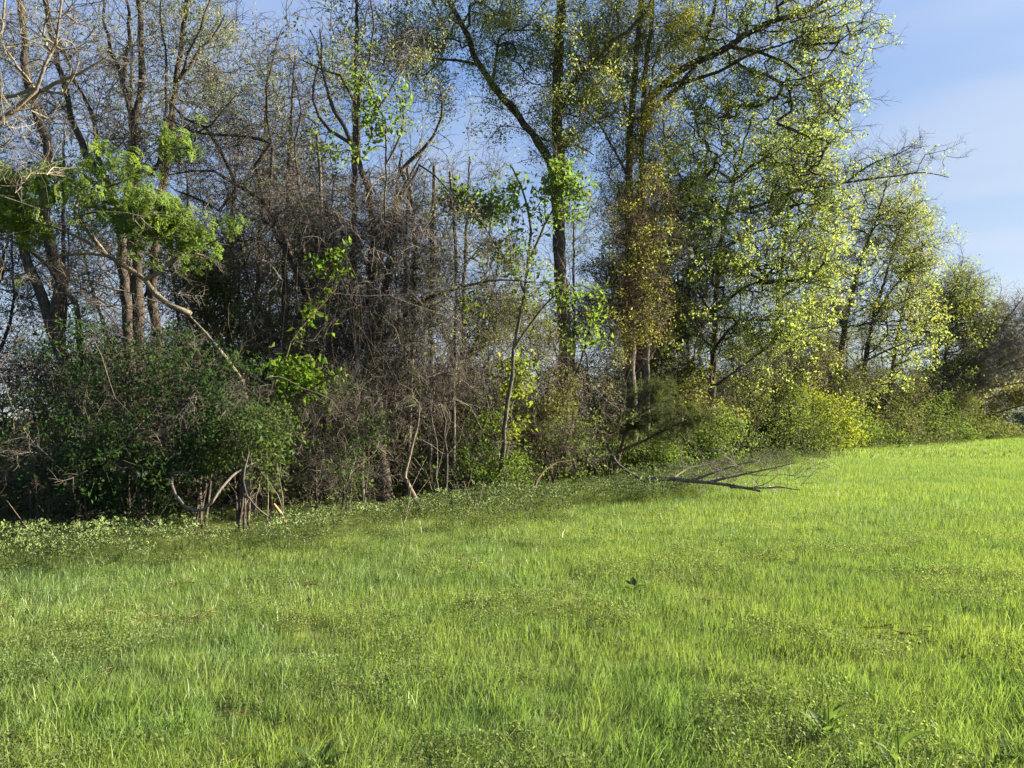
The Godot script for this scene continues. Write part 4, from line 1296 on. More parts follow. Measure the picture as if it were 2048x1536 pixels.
	plant("forked_tall_tree", "tall forked tree with a broken raw wood stub on its left leaning limb", "tree", [
		["trunk", 0.22, 0.12, [Vector3(1.45, -0.12, -21), Vector3(1.42, 0.75, -21), Vector3(1.48, 3.53, -21), Vector3(1.36, 5.65, -21), Vector3(1.31, 7.78, -21), Vector3(1.29, 10.5, -21), Vector3(1.4, 13.55, -21), Vector3(1.47, 16.79, -21)]],
		["limb", 0.14, 0.05, [Vector3(1.27, 7.78, -21), Vector3(1.05, 8.85, -21), Vector3(0.37, 9.93, -21), Vector3(-0.55, 11.08, -21), Vector3(-1.05, 11.95, -21), Vector3(-1.41, 12.82, -21), Vector3(-1.81, 13.55, -21), Vector3(-2.21, 15.31, -21)]],
		["limb", 0.05, 0.014, [Vector3(-1.01, 11.59, -20.8), Vector3(-1.61, 11.71, -20.8), Vector3(-2.45, 11.74, -20.8), Vector3(-3.15, 11.64, -20.8), Vector3(-3.76, 11.75, -20.8)]],
		["limb", 0.09, 0.04, [Vector3(1.34, 10.3, -21.2), Vector3(1.81, 11.24, -21.2), Vector3(2.17, 11.76, -21.2), Vector3(2.96, 12.49, -21.2), Vector3(3.54, 12.93, -21.2), Vector3(4.12, 13.81, -21.2), Vector3(4.56, 15, -21.2)]],
		["limb", 0.05, 0.014, [Vector3(-0.69, 11.06, -20.8), Vector3(-0.34, 12.4, -20.8), Vector3(0.23, 12.57, -20.8), Vector3(1.07, 12.54, -20.8), Vector3(1.78, 12.5, -20.8)]],
		["limb", 0.05, 0.014, [Vector3(0.51, 9.83, -21.2), Vector3(0.94, 9.57, -21.2), Vector3(1.8, 9.43, -21.2), Vector3(2.37, 9.14, -21.2)]],
		["broken_branch", 0.09, 0.06, [Vector3(0.31, 9.87, -20.85), Vector3(0.17, 10.18, -20.85), Vector3(0.06, 10.38, -20.85), Vector3(-0.04, 10.54, -20.85)]]], [
		[Vector3(-2.03, 12.72, -20.8), Vector3(1.7, 1.6, 1.6), 110, 2.61, 0.245],
		[Vector3(-2.85, 11.9, -20.6), Vector3(1.2, 1.1, 1.2), 70, 2.35, 0.245],
		[Vector3(-0.91, 13.12, -21), Vector3(1.6, 1.7, 1.6), 90, 2.35, 0.21],
		[Vector3(0.37, 12.34, -21.2), Vector3(1.8, 1.7, 1.7), 110, 2.48, 0.21],
		[Vector3(1.66, 11.9, -21.2), Vector3(1.6, 2.2, 1.6), 120, 2.61, 0.21],
		[Vector3(-0.34, 10.56, -20.8), Vector3(1.2, 0.96, 1.1), 40, 1.45, 0.21],
		[Vector3(1.36, 9.78, -21), Vector3(1.2, 1.4, 1.2), 70, 2.35, 0.21],
		[Vector3(2.26, 10.97, -21.4), Vector3(1.3, 1.9, 1.4), 90, 2.61, 0.21],
		[Vector3(1.09, 14.73, -21), Vector3(3.6, 1.9, 2.4), 110, 2.61, 0.21],
		[Vector3(-2.01, 10.66, -20.7), Vector3(0.72, 0.6, 0.6), 24, 1.75, 0.21]], {"tint": Color(0.26, 0.3, 0.11), "leaf_size": 0.42, "sag": 0.5, "droop": 0.35, "twig_tint": Color(0.09, 0.075, 0.055), "twig_size": 0.7, "tip": 0.008})
	plant("double_trunk_tree", "pair of tall grey trunks wrapped in brown vines with yellow buds", "tree", [
		["trunk", 0.17, 0.06, [Vector3(3.51, -0.12, -22.2), Vector3(3.52, 3.64, -22.2), Vector3(3.48, 6.92, -22.2), Vector3(3.55, 10.25, -22.2), Vector3(3.73, 12.39, -22.2), Vector3(3.91, 14.23, -22.2), Vector3(4.03, 17.03, -22.2)]],
		["trunk", 0.14, 0.05, [Vector3(4.02, -0.12, -22.6), Vector3(4.01, 5.19, -22.6), Vector3(3.95, 9.32, -22.6), Vector3(4, 11.33, -22.6), Vector3(4.17, 13.05, -22.6), Vector3(4.33, 14.46, -22.6), Vector3(4.54, 16.99, -22.6)]],
		["limb", 0.06, 0.02, [Vector3(3.56, 10.4, -22.2), Vector3(3.24, 12.08, -22.2), Vector3(3.19, 13.62, -22.2), Vector3(3.11, 15.16, -22.2)]],
		["limb", 0.05, 0.014, [Vector3(3.52, 8.73, -22.2), Vector3(2.64, 10.4, -22.2), Vector3(2.04, 11.16, -22.2), Vector3(1.89, 12.54, -22.2)]]], [
		[Vector3(3.53, 7.71, -21.8), Vector3(1.3, 2.5, 1.1), 216, 1.54, 0.864],
		[Vector3(3.26, 5.03, -21.6), Vector3(1.5, 1.8, 1.1), 172, 1.32, 0.806],
		[Vector3(3.95, 10.17, -22), Vector3(1.1, 1.8, 1.1), 115, 1.99, 0.576],
		[Vector3(3.72, 13.36, -22.3), Vector3(1.8, 2.4, 1.7), 158, 3.3, 0.23],
		[Vector3(2.91, 12.53, -22.5), Vector3(1.3, 2.1, 1.6), 115, 3.54, 0.173],
		[Vector3(4.67, 13.47, -22.5), Vector3(1.5, 2.1, 1.6), 115, 3.08, 0.173]], {"bark": "bark_grey", "tint": Color(0.25, 0.27, 0.07), "twig": "tangle", "twig_tint": Color(0.11, 0.075, 0.055), "leaf_size": 0.36, "twig_size": 0.7, "sag": 0.4, "tip": 0.007})
	plant("leaning_limbs_tree", "great leaning limbs rising to the right into the tallest green crown", "tree", [
		["trunk", 0.2, 0.014, [Vector3(4.11, -0.12, -24), Vector3(4.01, 2.21, -24), Vector3(3.95, 6.06, -24), Vector3(4.04, 8.65, -24), Vector3(4.3, 10.94, -24)]],
		["limb", 0.15, 0.05, [Vector3(4.3, 10.94, -24), Vector3(4.47, 11.93, -24), Vector3(5.57, 12.97, -24), Vector3(6.84, 13.57, -24), Vector3(8.13, 14.4, -24), Vector3(10.04, 15.12, -24), Vector3(11.54, 16.43, -24)]],
		["limb", 0.11, 0.04, [Vector3(4.44, 11.52, -24.2), Vector3(5.25, 12.27, -24.2), Vector3(6.08, 13.35, -24.2), Vector3(6.59, 14.86, -24.2), Vector3(7.02, 16.72, -24.2)]],
		["limb", 0.08, 0.014, [Vector3(4.92, 12.34, -23.8), Vector3(6.38, 12.67, -23.8), Vector3(7.67, 13.32, -23.8), Vector3(8.64, 13.65, -23.8), Vector3(9.94, 14.15, -23.8)]],
		["limb", 0.07, 0.014, [Vector3(7.25, 13.67, -24), Vector3(8.71, 13.26, -24), Vector3(9.99, 12.26, -24), Vector3(10.95, 11.6, -24)]],
		["limb", 0.06, 0.014, [Vector3(4.34, 11.35, -24.2), Vector3(4.69, 13.35, -24.2), Vector3(5.19, 14.36, -24.2), Vector3(5.85, 14.69, -24.2), Vector3(6.83, 14.44, -24.2)]]], [
		[Vector3(7.75, 14.25, -24), Vector3(2.2, 1.8, 1.8), 235, 0.881, 0.216],
		[Vector3(9.78, 14.36, -24.2), Vector3(1.9, 1.6, 1.7), 220, 0.881, 0.18],
		[Vector3(11.1, 14.36, -24.2), Vector3(1.3, 1.3, 1.3), 125, 0.792, 0.144],
		[Vector3(8.86, 12.43, -24), Vector3(2, 1.6, 1.7), 250, 0.962, 0.18],
		[Vector3(10.14, 11.6, -24), Vector3(1.2, 1.4, 1.2), 157, 0.962, 0.144],
		[Vector3(6.12, 14.25, -24), Vector3(1.8, 1.8, 1.6), 172, 0.703, 0.252],
		[Vector3(9.58, 9.9, -24.3), Vector3(1.3, 1.2, 1.2), 140, 0.962, 0.144],
		[Vector3(6.84, 11.52, -23.8), Vector3(1.6, 1.1, 1.3), 140, 0.792, 0.288],
		[Vector3(9.42, 16.76, -24), Vector3(3.6, 1.7, 2.4), 220, 0.881, 0.144]], {"tint": Color(0.25, 0.31, 0.09), "leaf": "maple", "leaf_size": 0.29, "sag": 0.4, "droop": 0.15, "twig_tint": Color(0.09, 0.075, 0.055), "tip": 0.009})
	plant("forking_tree", "dark forking trunk under the yellow green canopy right of the vine wrapped pair", "tree", [
		["trunk", 0.15, 0.014, [Vector3(4.8, -0.12, -24.6), Vector3(4.5, 2.22, -24.6), Vector3(3.91, 5.17, -24.6), Vector3(4.01, 6.41, -24.6), Vector3(4.38, 7.66, -24.6), Vector3(4.85, 8.41, -24.6), Vector3(5.09, 9.16, -24.6), Vector3(5.2, 9.83, -24.6), Vector3(5.07, 10.17, -24.6)]],
		["limb", 0.09, 0.014, [Vector3(4.87, 8.43, -24.5), Vector3(5.28, 8.76, -24.5), Vector3(5.61, 8.86, -24.5), Vector3(6.51, 8.8, -24.5), Vector3(7.49, 8.13, -24.5), Vector3(8.48, 8.22, -24.5)]],
		["limb", 0.06, 0.014, [Vector3(5.1, 9.23, -24.4), Vector3(5.67, 9.1, -24.4), Vector3(6.32, 8.35, -24.4), Vector3(7.13, 7.61, -24.4)]]], [
		[Vector3(4.93, 8.65, -24), Vector3(1.7, 2.1, 1.7), 162, 1.81, 0.315],
		[Vector3(6.05, 7.51, -24), Vector3(2.4, 1.8, 1.8), 202, 1.81, 0.315],
		[Vector3(4.83, 5.98, -23.6), Vector3(2, 2, 1.7), 182, 1.59, 0.441]], {"tint": Color(0.3, 0.37, 0.12), "leaf": "maple", "leaf_size": 0.28, "sag": 0.4, "twig_tint": Color(0.09, 0.075, 0.055), "tip": 0.008})
	plant("yellow_green_maple", "spreading maple whose yellow green leaves fill the middle right", "tree", [
		["trunk", 0.18, 0.014, [Vector3(7.09, -0.12, -27), Vector3(7.13, 1.92, -27), Vector3(7.31, 4.98, -27), Vector3(7.52, 7.7, -27), Vector3(8.06, 10.26, -27), Vector3(8.67, 12.29, -27), Vector3(9.42, 14.15, -27)]],
		["limb", 0.08, 0.014, [Vector3(7.38, 7.59, -26.5), Vector3(8.45, 8.12, -26.5), Vector3(9.52, 8.48, -26.5), Vector3(10.94, 8.45, -26.5), Vector3(12.19, 8.66, -26.5)]],
		["limb", 0.08, 0.014, [Vector3(7.46, 8.71, -26), Vector3(8.66, 9.06, -26), Vector3(10.06, 9.59, -26), Vector3(11.64, 9.85, -26), Vector3(13.39, 10.09, -26), Vector3(14.44, 10.21, -26), Vector3(15.22, 10.03, -26)]],
		["limb", 0.08, 0.014, [Vector3(7.08, 5.37, -26), Vector3(8.27, 6.25, -26), Vector3(9.66, 6.42, -26), Vector3(11.04, 6.16, -26), Vector3(12.08, 5.9, -26)]],
		["limb", 0.07, 0.014, [Vector3(6.99, 3.98, -26), Vector3(7.73, 4.85, -26), Vector3(8.77, 5.03, -26), Vector3(9.98, 4.68, -26), Vector3(11.02, 4.85, -26)]],
		["limb", 0.06, 0.014, [Vector3(7.07, 5.03, -26), Vector3(6.18, 6.42, -26), Vector3(5.5, 7.12, -26), Vector3(4.8, 7.47, -26)]],
		["limb", 0.06, 0.014, [Vector3(6.77, 2.75, -25.5), Vector3(7.73, 3.34, -25.5), Vector3(8.76, 4.11, -25.5), Vector3(9.45, 4.96, -25.5)]],
		["limb", 0.05, 0.01, [Vector3(11.64, 9.84, -26), Vector3(12.52, 10.48, -26), Vector3(13.41, 10.83, -26), Vector3(14.12, 11.19, -26)]]], [
		[Vector3(4.53, 4.1, -23.8), Vector3(1, 0.9, 0.8), 75, 0.878, 0.5],
		[Vector3(5.54, 5.09, -24), Vector3(1.1, 1, 0.9), 88, 0.878, 0.5],
		[Vector3(3.1, 5.78, -22.5), Vector3(0.9, 1.1, 0.8), 75, 0.683, 0.6],
		[Vector3(6.11, 10.83, -25.5), Vector3(1.8, 1.7, 1.5), 194, 0.667, 0.317],
		[Vector3(5.3, 8.44, -25), Vector3(1.7, 1.5, 1.4), 177, 0.667, 0.396],
		[Vector3(6.82, 12.58, -25.5), Vector3(1.8, 1.5, 1.5), 157, 0.667, 0.317],
		[Vector3(7.62, 9.59, -26), Vector3(2.2, 1.8, 1.9), 299, 0.962, 0.238],
		[Vector3(9.63, 9.18, -25.8), Vector3(2.2, 1.7, 1.9), 335, 1.12, 0.198],
		[Vector3(9.46, 11.08, -26.2), Vector3(1.9, 1.7, 1.8), 265, 1.04, 0.198],
		[Vector3(8.8, 7.02, -25.5), Vector3(2.3, 1.4, 1.9), 317, 1.04, 0.238],
		[Vector3(10.51, 6.85, -25.5), Vector3(1.5, 1.4, 1.5), 229, 1.12, 0.158],
		[Vector3(7.03, 6.29, -25.3), Vector3(2.2, 1.4, 1.7), 265, 0.798, 0.396],
		[Vector3(9.17, 4.92, -25.2), Vector3(1.8, 1.1, 1.5), 229, 1.04, 0.198],
		[Vector3(7.26, 4.39, -25), Vector3(1.9, 1.1, 1.4), 194, 0.719, 0.396],
		[Vector3(5.23, 5.2, -24.8), Vector3(1.7, 1.3, 1.4), 157, 0.562, 0.475],
		[Vector3(13.58, 10.65, -26), Vector3(1.5, 0.68, 1.1), 63, 0.239, 0.396],
		[Vector3(12.17, 10.3, -26), Vector3(0.82, 0.68, 0.82), 52, 0.478, 0.238],
		[Vector3(10.84, 8.83, -25.8), Vector3(1.1, 1.1, 1.1), 141, 1.04, 0.158],
		[Vector3(7.9, 2.89, -25), Vector3(1.4, 0.55, 1.1), 70, 0.562, 0.317]], {"tint": Color(0.3, 0.37, 0.12), "leaf": "maple", "leaf_size": 0.28, "sag": 0.55, "droop": 0.12, "twig_tint": Color(0.075, 0.06, 0.045), "twig_size": 0.7, "tip": 0.009})
	plant("round_maple", "rounded maple behind, its paler crown showing above the spreading one", "tree", [
		["trunk", 0.18, 0.03, [Vector3(11.41, -0.12, -33), Vector3(11.47, 2.42, -33), Vector3(11.71, 6.38, -33), Vector3(12.07, 9.49, -33), Vector3(12.57, 12.85, -33), Vector3(13.27, 15.11, -33)]],
		["limb", 0.08, 0.02, [Vector3(11.95, 9.04, -33), Vector3(13.19, 10.61, -33), Vector3(14.53, 11.28, -33), Vector3(15.42, 11.5, -33)]],
		["limb", 0.08, 0.02, [Vector3(11.57, 6.76, -32.6), Vector3(12.98, 7.63, -32.6), Vector3(14.3, 8.07, -32.6), Vector3(14.94, 7.63, -32.6)]]], [
		[Vector3(12.81, 13.98, -33), Vector3(2.3, 2.2, 1.9), 150, 0.608, 0.16],
		[Vector3(14.09, 11.28, -33), Vector3(1.7, 1.9, 1.7), 120, 0.608, 0.16],
		[Vector3(13.38, 7.62, -32.5), Vector3(1.9, 1.9, 1.7), 120, 0.554, 0.24],
		[Vector3(11.41, 4.09, -32), Vector3(2.3, 1.2, 1.7), 100, 0.387, 0.48]], {"tint": Color(0.28, 0.33, 0.1), "leaf": "maple", "leaf_size": 0.36, "sag": 0.5, "droop": 0.1, "twig_tint": Color(0.08, 0.065, 0.05)})
	plant("broad_far_tree", "tall dull green tree standing beyond the yellow green maple", "tree", [
		["trunk", 0.26, 0.03, [Vector3(18.8, -0.12, -44), Vector3(18.92, 2.67, -44), Vector3(19.53, 7.07, -44), Vector3(20.55, 10.91, -44), Vector3(21.58, 13.59, -44), Vector3(22.21, 15.68, -44)]],
		["trunk", 0.24, 0.03, [Vector3(20.84, -0.12, -45), Vector3(20.84, 2.69, -45), Vector3(21.53, 6.89, -45), Vector3(22.6, 10.52, -45), Vector3(23.41, 13.25, -45)]],
		["limb", 0.1, 0.03, [Vector3(19.52, 6.77, -44), Vector3(18.4, 9.73, -44), Vector3(18.15, 12.1, -44)]],
		["limb", 0.1, 0.03, [Vector3(21.15, 7.36, -44), Vector3(22.81, 9.73, -44), Vector3(24.31, 10.91, -44)]],
		["limb", 0.1, 0.03, [Vector3(18.58, 3.22, -43), Vector3(19.9, 4.65, -43), Vector3(22.21, 5.8, -43), Vector3(23.65, 6.08, -43)]]], [
		[Vector3(21.73, 13.89, -44), Vector3(3, 2.7, 2.7), 198, 1.2, 0.28],
		[Vector3(23.17, 12.4, -44), Vector3(2.2, 2.5, 2.2), 158, 1.2, 0.28],
		[Vector3(20.49, 10.91, -44), Vector3(3, 2.7, 2.7), 158, 0.929, 0.35],
		[Vector3(24.01, 10.62, -44), Vector3(1.3, 1.4, 1.4), 66, 1.2, 0.21],
		[Vector3(19.31, 7.3, -43.5), Vector3(2.7, 2.7, 2.7), 145, 0.793, 0.42],
		[Vector3(22.48, 7.95, -44), Vector3(2.7, 2.5, 2.5), 145, 0.929, 0.35]], {"tint": Color(0.25, 0.29, 0.1), "leaf": "fine", "leaf_size": 0.75, "twig_tint": Color(0.1, 0.085, 0.07), "twig_size": 1.0, "tip": 0.014})
	plant("yellow_far_tree", "bright yellow leaved tree in the receding row at right", "tree", [
		["trunk", 0.2, 0.03, [Vector3(22.61, -0.12, -46), Vector3(22.91, 2.11, -46), Vector3(23.45, 5.78, -46), Vector3(24.13, 8.86, -46), Vector3(24.64, 11.02, -46)]],
		["limb", 0.08, 0.02, [Vector3(23.01, 4.52, -45.5), Vector3(24.42, 6.34, -45.5), Vector3(25.66, 7.56, -45.5)]],
		["limb", 0.08, 0.02, [Vector3(22.27, 2.69, -45), Vector3(20.82, 4.49, -45), Vector3(19.94, 5.69, -45)]]], [
		[Vector3(24.5, 10, -45.5), Vector3(1.8, 2.2, 1.8), 143, 0.912, 0.16],
		[Vector3(24.61, 6.89, -45), Vector3(1.7, 2.1, 1.7), 132, 0.84, 0.16],
		[Vector3(22.68, 5.64, -44.5), Vector3(2.3, 1.7, 2), 121, 0.712, 0.24],
		[Vector3(20.93, 3.84, -44), Vector3(2.2, 1.2, 1.7), 99, 0.648, 0.24],
		[Vector3(16.79, 4.37, -41), Vector3(2.1, 0.97, 1.7), 66, 0.52, 0.32],
		[Vector3(22.1, 8.4, -45), Vector3(2, 1.8, 1.7), 77, 0.584, 0.24]], {"tint": Color(0.3, 0.37, 0.12), "leaf": "maple", "leaf_size": 0.45, "sag": 0.4, "twig_tint": Color(0.075, 0.06, 0.045), "tip": 0.013})
	plant("green_far_tree", "mid green tree between the bright yellow tree and the bare fan tree", "tree", [
		["trunk", 0.22, 0.03, [Vector3(30.14, -0.12, -55), Vector3(30.34, 2.2, -55), Vector3(31.04, 6.59, -55), Vector3(31.95, 9.53, -55), Vector3(32.74, 11.56, -55)]],
		["limb", 0.09, 0.03, [Vector3(31.04, 6.59, -55), Vector3(32.85, 8.79, -55), Vector3(34.17, 10.27, -55)]]], [
		[Vector3(32.35, 10.64, -55), Vector3(2.6, 2.6, 2.6), 180, 0.924, 0.24],
		[Vector3(33.8, 9.9, -55), Vector3(1.8, 1.8, 1.8), 105, 0.842, 0.24],
		[Vector3(31.79, 7.27, -54.5), Vector3(3, 2.5, 2.5), 165, 0.842, 0.24],
		[Vector3(30.7, 3.98, -54), Vector3(2.9, 1.8, 2.3), 120, 0.671, 0.4]], {"tint": Color(0.19, 0.235, 0.075), "leaf": "fine", "leaf_size": 0.85, "twig_tint": Color(0.1, 0.085, 0.07), "twig_size": 1.1, "tip": 0.014})
	plant("bare_fan_tree", "bare grey tree fanning its branches out to the right edge", "tree", [
		["trunk", 0.22, 0.03, [Vector3(29.39, -0.12, -56), Vector3(30.21, 1.46, -56), Vector3(31.43, 2.95, -56), Vector3(33.34, 5, -56), Vector3(34.87, 6.49, -56)]],
		["limb", 0.12, 0.03, [Vector3(34.87, 6.49, -56), Vector3(36.03, 7.99, -56), Vector3(37.19, 9.3, -56), Vector3(38.36, 10.8, -56)]],
		["limb", 0.1, 0.03, [Vector3(31.43, 2.95, -56), Vector3(34.06, 4.06, -56), Vector3(36.29, 3.99, -56), Vector3(39.28, 4.51, -56)]],
		["limb", 0.1, 0.03, [Vector3(34.02, 5.21, -56.5), Vector3(36.69, 6.72, -56.5), Vector3(38.99, 8.04, -56.5), Vector3(40.89, 8.61, -56.5)]],
		["limb", 0.08, 0.02, [Vector3(32.58, 4.25, -56), Vector3(35.58, 5, -56), Vector3(38.22, 6.12, -56), Vector3(40.46, 6.3, -56)]],
		["limb", 0.08, 0.02, [Vector3(35.45, 7.05, -56), Vector3(35.87, 8.92, -56), Vector3(36.48, 10.42, -56)]]], [
		[Vector3(35.82, 7.05, -56), Vector3(2.6, 2, 2), 130, 0.156, 0.98],
		[Vector3(37.93, 8.92, -56), Vector3(2, 1.9, 1.8), 110, 0.065, 0.98],
		[Vector3(37.45, 5.56, -56), Vector3(2.6, 1.2, 1.8), 110, 0.156, 0.91],
		[Vector3(33.39, 4.04, -55.5), Vector3(2.4, 1.1, 1.7), 80, 0.26, 0.84],
		[Vector3(40.85, 7.05, -56), Vector3(2.4, 2, 1.8), 70, 0.065, 0.91]], {"bark": "bark_grey", "twig_tint": Color(0.3, 0.26, 0.23), "twig_size": 1.5, "tint": Color(0.22, 0.255, 0.14), "leaf_size": 0.7, "tip": 0.014})
	plant("low_yellow_tree", "low spreading tree with golden young leaves at the far right edge", "tree", [
		["trunk", 0.16, 0.03, [Vector3(35.19, -0.12, -60), Vector3(35.68, 0.34, -60), Vector3(36.6, 0.86, -60), Vector3(37.42, 1.53, -60), Vector3(38.62, 2.01, -60), Vector3(40.03, 2.45, -60), Vector3(42.04, 3.04, -60)]],
		["limb", 0.08, 0.02, [Vector3(36.81, 1.05, -60), Vector3(37.82, 1.85, -60), Vector3(39.65, 3.04, -60), Vector3(41.27, 3.84, -60)]],
		["limb", 0.06, 0.02, [Vector3(35.8, 0.46, -60), Vector3(34.84, 1.85, -60), Vector3(35.88, 3.44, -60), Vector3(37.29, 4.04, -60)]]], [
		[Vector3(39.26, 3.24, -60), Vector3(2, 0.77, 1.5), 90, 0.975, 0.21],
		[Vector3(40.86, 3.44, -60), Vector3(2, 0.99, 1.5), 90, 0.975, 0.14],
		[Vector3(36.93, 2.24, -59.5), Vector3(1.7, 0.88, 1.3), 60, 0.675, 0.28],
		[Vector3(42.47, 4.24, -60), Vector3(1.8, 1.1, 1.5), 60, 0.9, 0.14]], {"tint": Color(0.3, 0.3, 0.1), "leaf": "maple", "leaf_size": 0.6, "sag": 0.3})
	plant("grey_green_tree", "grey green tree behind the bare fan tree at the right", "tree", [
		["trunk", 0.2, 0.03, [Vector3(39.74, -0.12, -64), Vector3(39.81, 2.29, -64), Vector3(40.26, 6.54, -64), Vector3(41, 9.96, -64), Vector3(41.48, 11.68, -64)]],
		["limb", 0.08, 0.02, [Vector3(39.94, 3.98, -64), Vector3(41.97, 6.54, -64), Vector3(43.71, 7.82, -64)]]], [
		[Vector3(40.95, 8.25, -64), Vector3(3, 2.4, 2.4), 150, 1.4, 0.4],
		[Vector3(38.77, 5.62, -63), Vector3(2.6, 1.8, 2), 110, 1.1, 0.5],
		[Vector3(43.24, 6.54, -64), Vector3(2.6, 2, 2), 120, 1.1, 0.5],
		[Vector3(42.05, 3.11, -63), Vector3(2.8, 1.2, 2), 90, 0.8, 0.6]], {"tint": Color(0.26, 0.29, 0.14), "leaf": "fine", "leaf_size": 0.9, "twig_tint": Color(0.28, 0.25, 0.21), "twig_size": 1.3, "tip": 0.014})
	plant("grey_green_tree", "feathery green tree rising left of the bare fan tree", "tree", [
		["trunk", 0.22, 0.03, [Vector3(32.37, -0.12, -57), Vector3(32.52, 2.97, -57), Vector3(33.06, 7.53, -57), Vector3(33.92, 11.35, -57), Vector3(34.36, 13.65, -57)]],
		["limb", 0.09, 0.02, [Vector3(32.81, 5.25, -57), Vector3(31.37, 8.29, -57), Vector3(31.04, 10.58, -57)]],
		["limb", 0.09, 0.02, [Vector3(32.92, 6.77, -57), Vector3(34.81, 9.05, -57), Vector3(35.79, 10.2, -57)]]], [
		[Vector3(33.91, 10.96, -57), Vector3(2, 2.4, 2), 120, 0.9, 0.4],
		[Vector3(34.98, 8.67, -57), Vector3(1.9, 2, 1.8), 100, 0.8, 0.5],
		[Vector3(32.15, 9.05, -57), Vector3(1.8, 2.2, 1.8), 100, 0.8, 0.5],
		[Vector3(32.98, 5.18, -56), Vector3(2.4, 1.6, 2), 110, 0.7, 0.6]], {"tint": Color(0.19, 0.24, 0.085), "leaf": "fine", "leaf_size": 0.85, "twig_tint": Color(0.11, 0.095, 0.08), "twig_size": 1.2, "tip": 0.014})
	plant("leafy_sapling", "upright sapling with big fresh leaves standing clear against the sky", "sapling", [
		["stem", 0.05, 0.012, [Vector3(-2.79, -0.12, -14.2), Vector3(-2.81, 1.98, -14.2), Vector3(-2.64, 3.87, -14.2), Vector3(-2.42, 5.31, -14.2), Vector3(-2.41, 6.47, -14.2), Vector3(-2.45, 7.34, -14.2), Vector3(-2.78, 8.13, -14.2), Vector3(-3, 8.63, -14.2)]],
		["stem", 0.035, 0.01, [Vector3(-2.43, 6.37, -14.2), Vector3(-2.14, 7.05, -14.2), Vector3(-2.1, 7.64, -14.2), Vector3(-2.09, 8.08, -14.2)]]], [
		[Vector3(-2.94, 8.47, -14.2), Vector3(0.14, 0.3, 0.15), 12, 1.6, 0],
		[Vector3(-2.74, 7.88, -14.2), Vector3(0.2, 0.32, 0.2), 18, 1.8, 0],
		[Vector3(-2.1, 7.83, -14.2), Vector3(0.17, 0.36, 0.17), 16, 1.9, 0],
		[Vector3(-2.6, 7.1, -14.2), Vector3(0.3, 0.36, 0.25), 22, 1.6, 0.05],
		[Vector3(-2.19, 7.13, -14.2), Vector3(0.28, 0.26, 0.22), 14, 2, 0],
		[Vector3(-3.22, 6.7, -14.3), Vector3(0.5, 0.25, 0.3), 16, 1.3, 0.1],
		[Vector3(-3.65, 6.87, -14.5), Vector3(0.5, 0.2, 0.3), 14, 1.2, 0.1]], {"leaf": "broad", "tint": Color(0.145, 0.225, 0.055), "leaf_size": 0.25, "sag": 0.6, "bark": "bark_grey", "droop": 0.2})
	plant("leafy_sapling", "broad crowned sapling with big bright leaves before the forked tree", "sapling", [
		["stem", 0.06, 0.02, [Vector3(-0.25, -0.12, -16), Vector3(-0.15, 1.39, -16), Vector3(0.06, 3.09, -16), Vector3(0.28, 4.59, -16), Vector3(0.39, 5.88, -16), Vector3(0.17, 6.64, -16), Vector3(-0.02, 7.03, -16)]],
		["stem", 0.04, 0.01, [Vector3(0.28, 4.8, -16), Vector3(0.71, 5.78, -16), Vector3(1.14, 6.43, -16), Vector3(1.68, 6.64, -16)]],
		["stem", 0.035, 0.01, [Vector3(0.22, 4.37, -16), Vector3(-0.47, 5.56, -16), Vector3(-0.9, 6.21, -16), Vector3(-1.33, 6.48, -16)]],
		["stem", 0.035, 0.01, [Vector3(0.06, 3.09, -16), Vector3(0.81, 4.16, -16), Vector3(1.45, 4.48, -16), Vector3(1.88, 4.26, -16)]]], [
		[Vector3(0, 6.75, -16), Vector3(0.29, 0.37, 0.26), 19, 2.7, 0],
		[Vector3(1.14, 6.75, -16), Vector3(0.63, 0.32, 0.37), 31, 2.7, 0.05],
		[Vector3(1.62, 6.48, -16), Vector3(0.32, 0.37, 0.32), 21, 2.7, 0],
		[Vector3(-0.69, 6.21, -16), Vector3(0.95, 0.37, 0.42), 43, 2.43, 0.1],
		[Vector3(-1.32, 6.37, -15.8), Vector3(0.37, 0.26, 0.32), 14, 2.29, 0.1],
		[Vector3(0.71, 5.99, -16), Vector3(0.73, 0.42, 0.42), 31, 2.03, 0.1],
		[Vector3(-0.04, 5.19, -15.8), Vector3(0.58, 0.53, 0.42), 31, 2.16, 0.1],
		[Vector3(0.38, 4.76, -15.8), Vector3(0.63, 0.37, 0.42), 21, 1.76, 0.1],
		[Vector3(1.12, 4.28, -15.8), Vector3(1.1, 0.37, 0.47), 36, 1.89, 0.1],
		[Vector3(1.86, 4.13, -15.8), Vector3(0.47, 0.37, 0.32), 14, 1.89, 0],
		[Vector3(-0.67, 4.13, -15.8), Vector3(0.53, 0.42, 0.42), 14, 1.76, 0.2],
		[Vector3(1.64, 3.49, -15.8), Vector3(0.53, 0.42, 0.42), 14, 2.03, 0.1]], {"leaf": "broad", "tint": Color(0.145, 0.225, 0.055), "leaf_size": 0.25, "sag": 0.6, "bark": "bark_grey", "droop": 0.2})
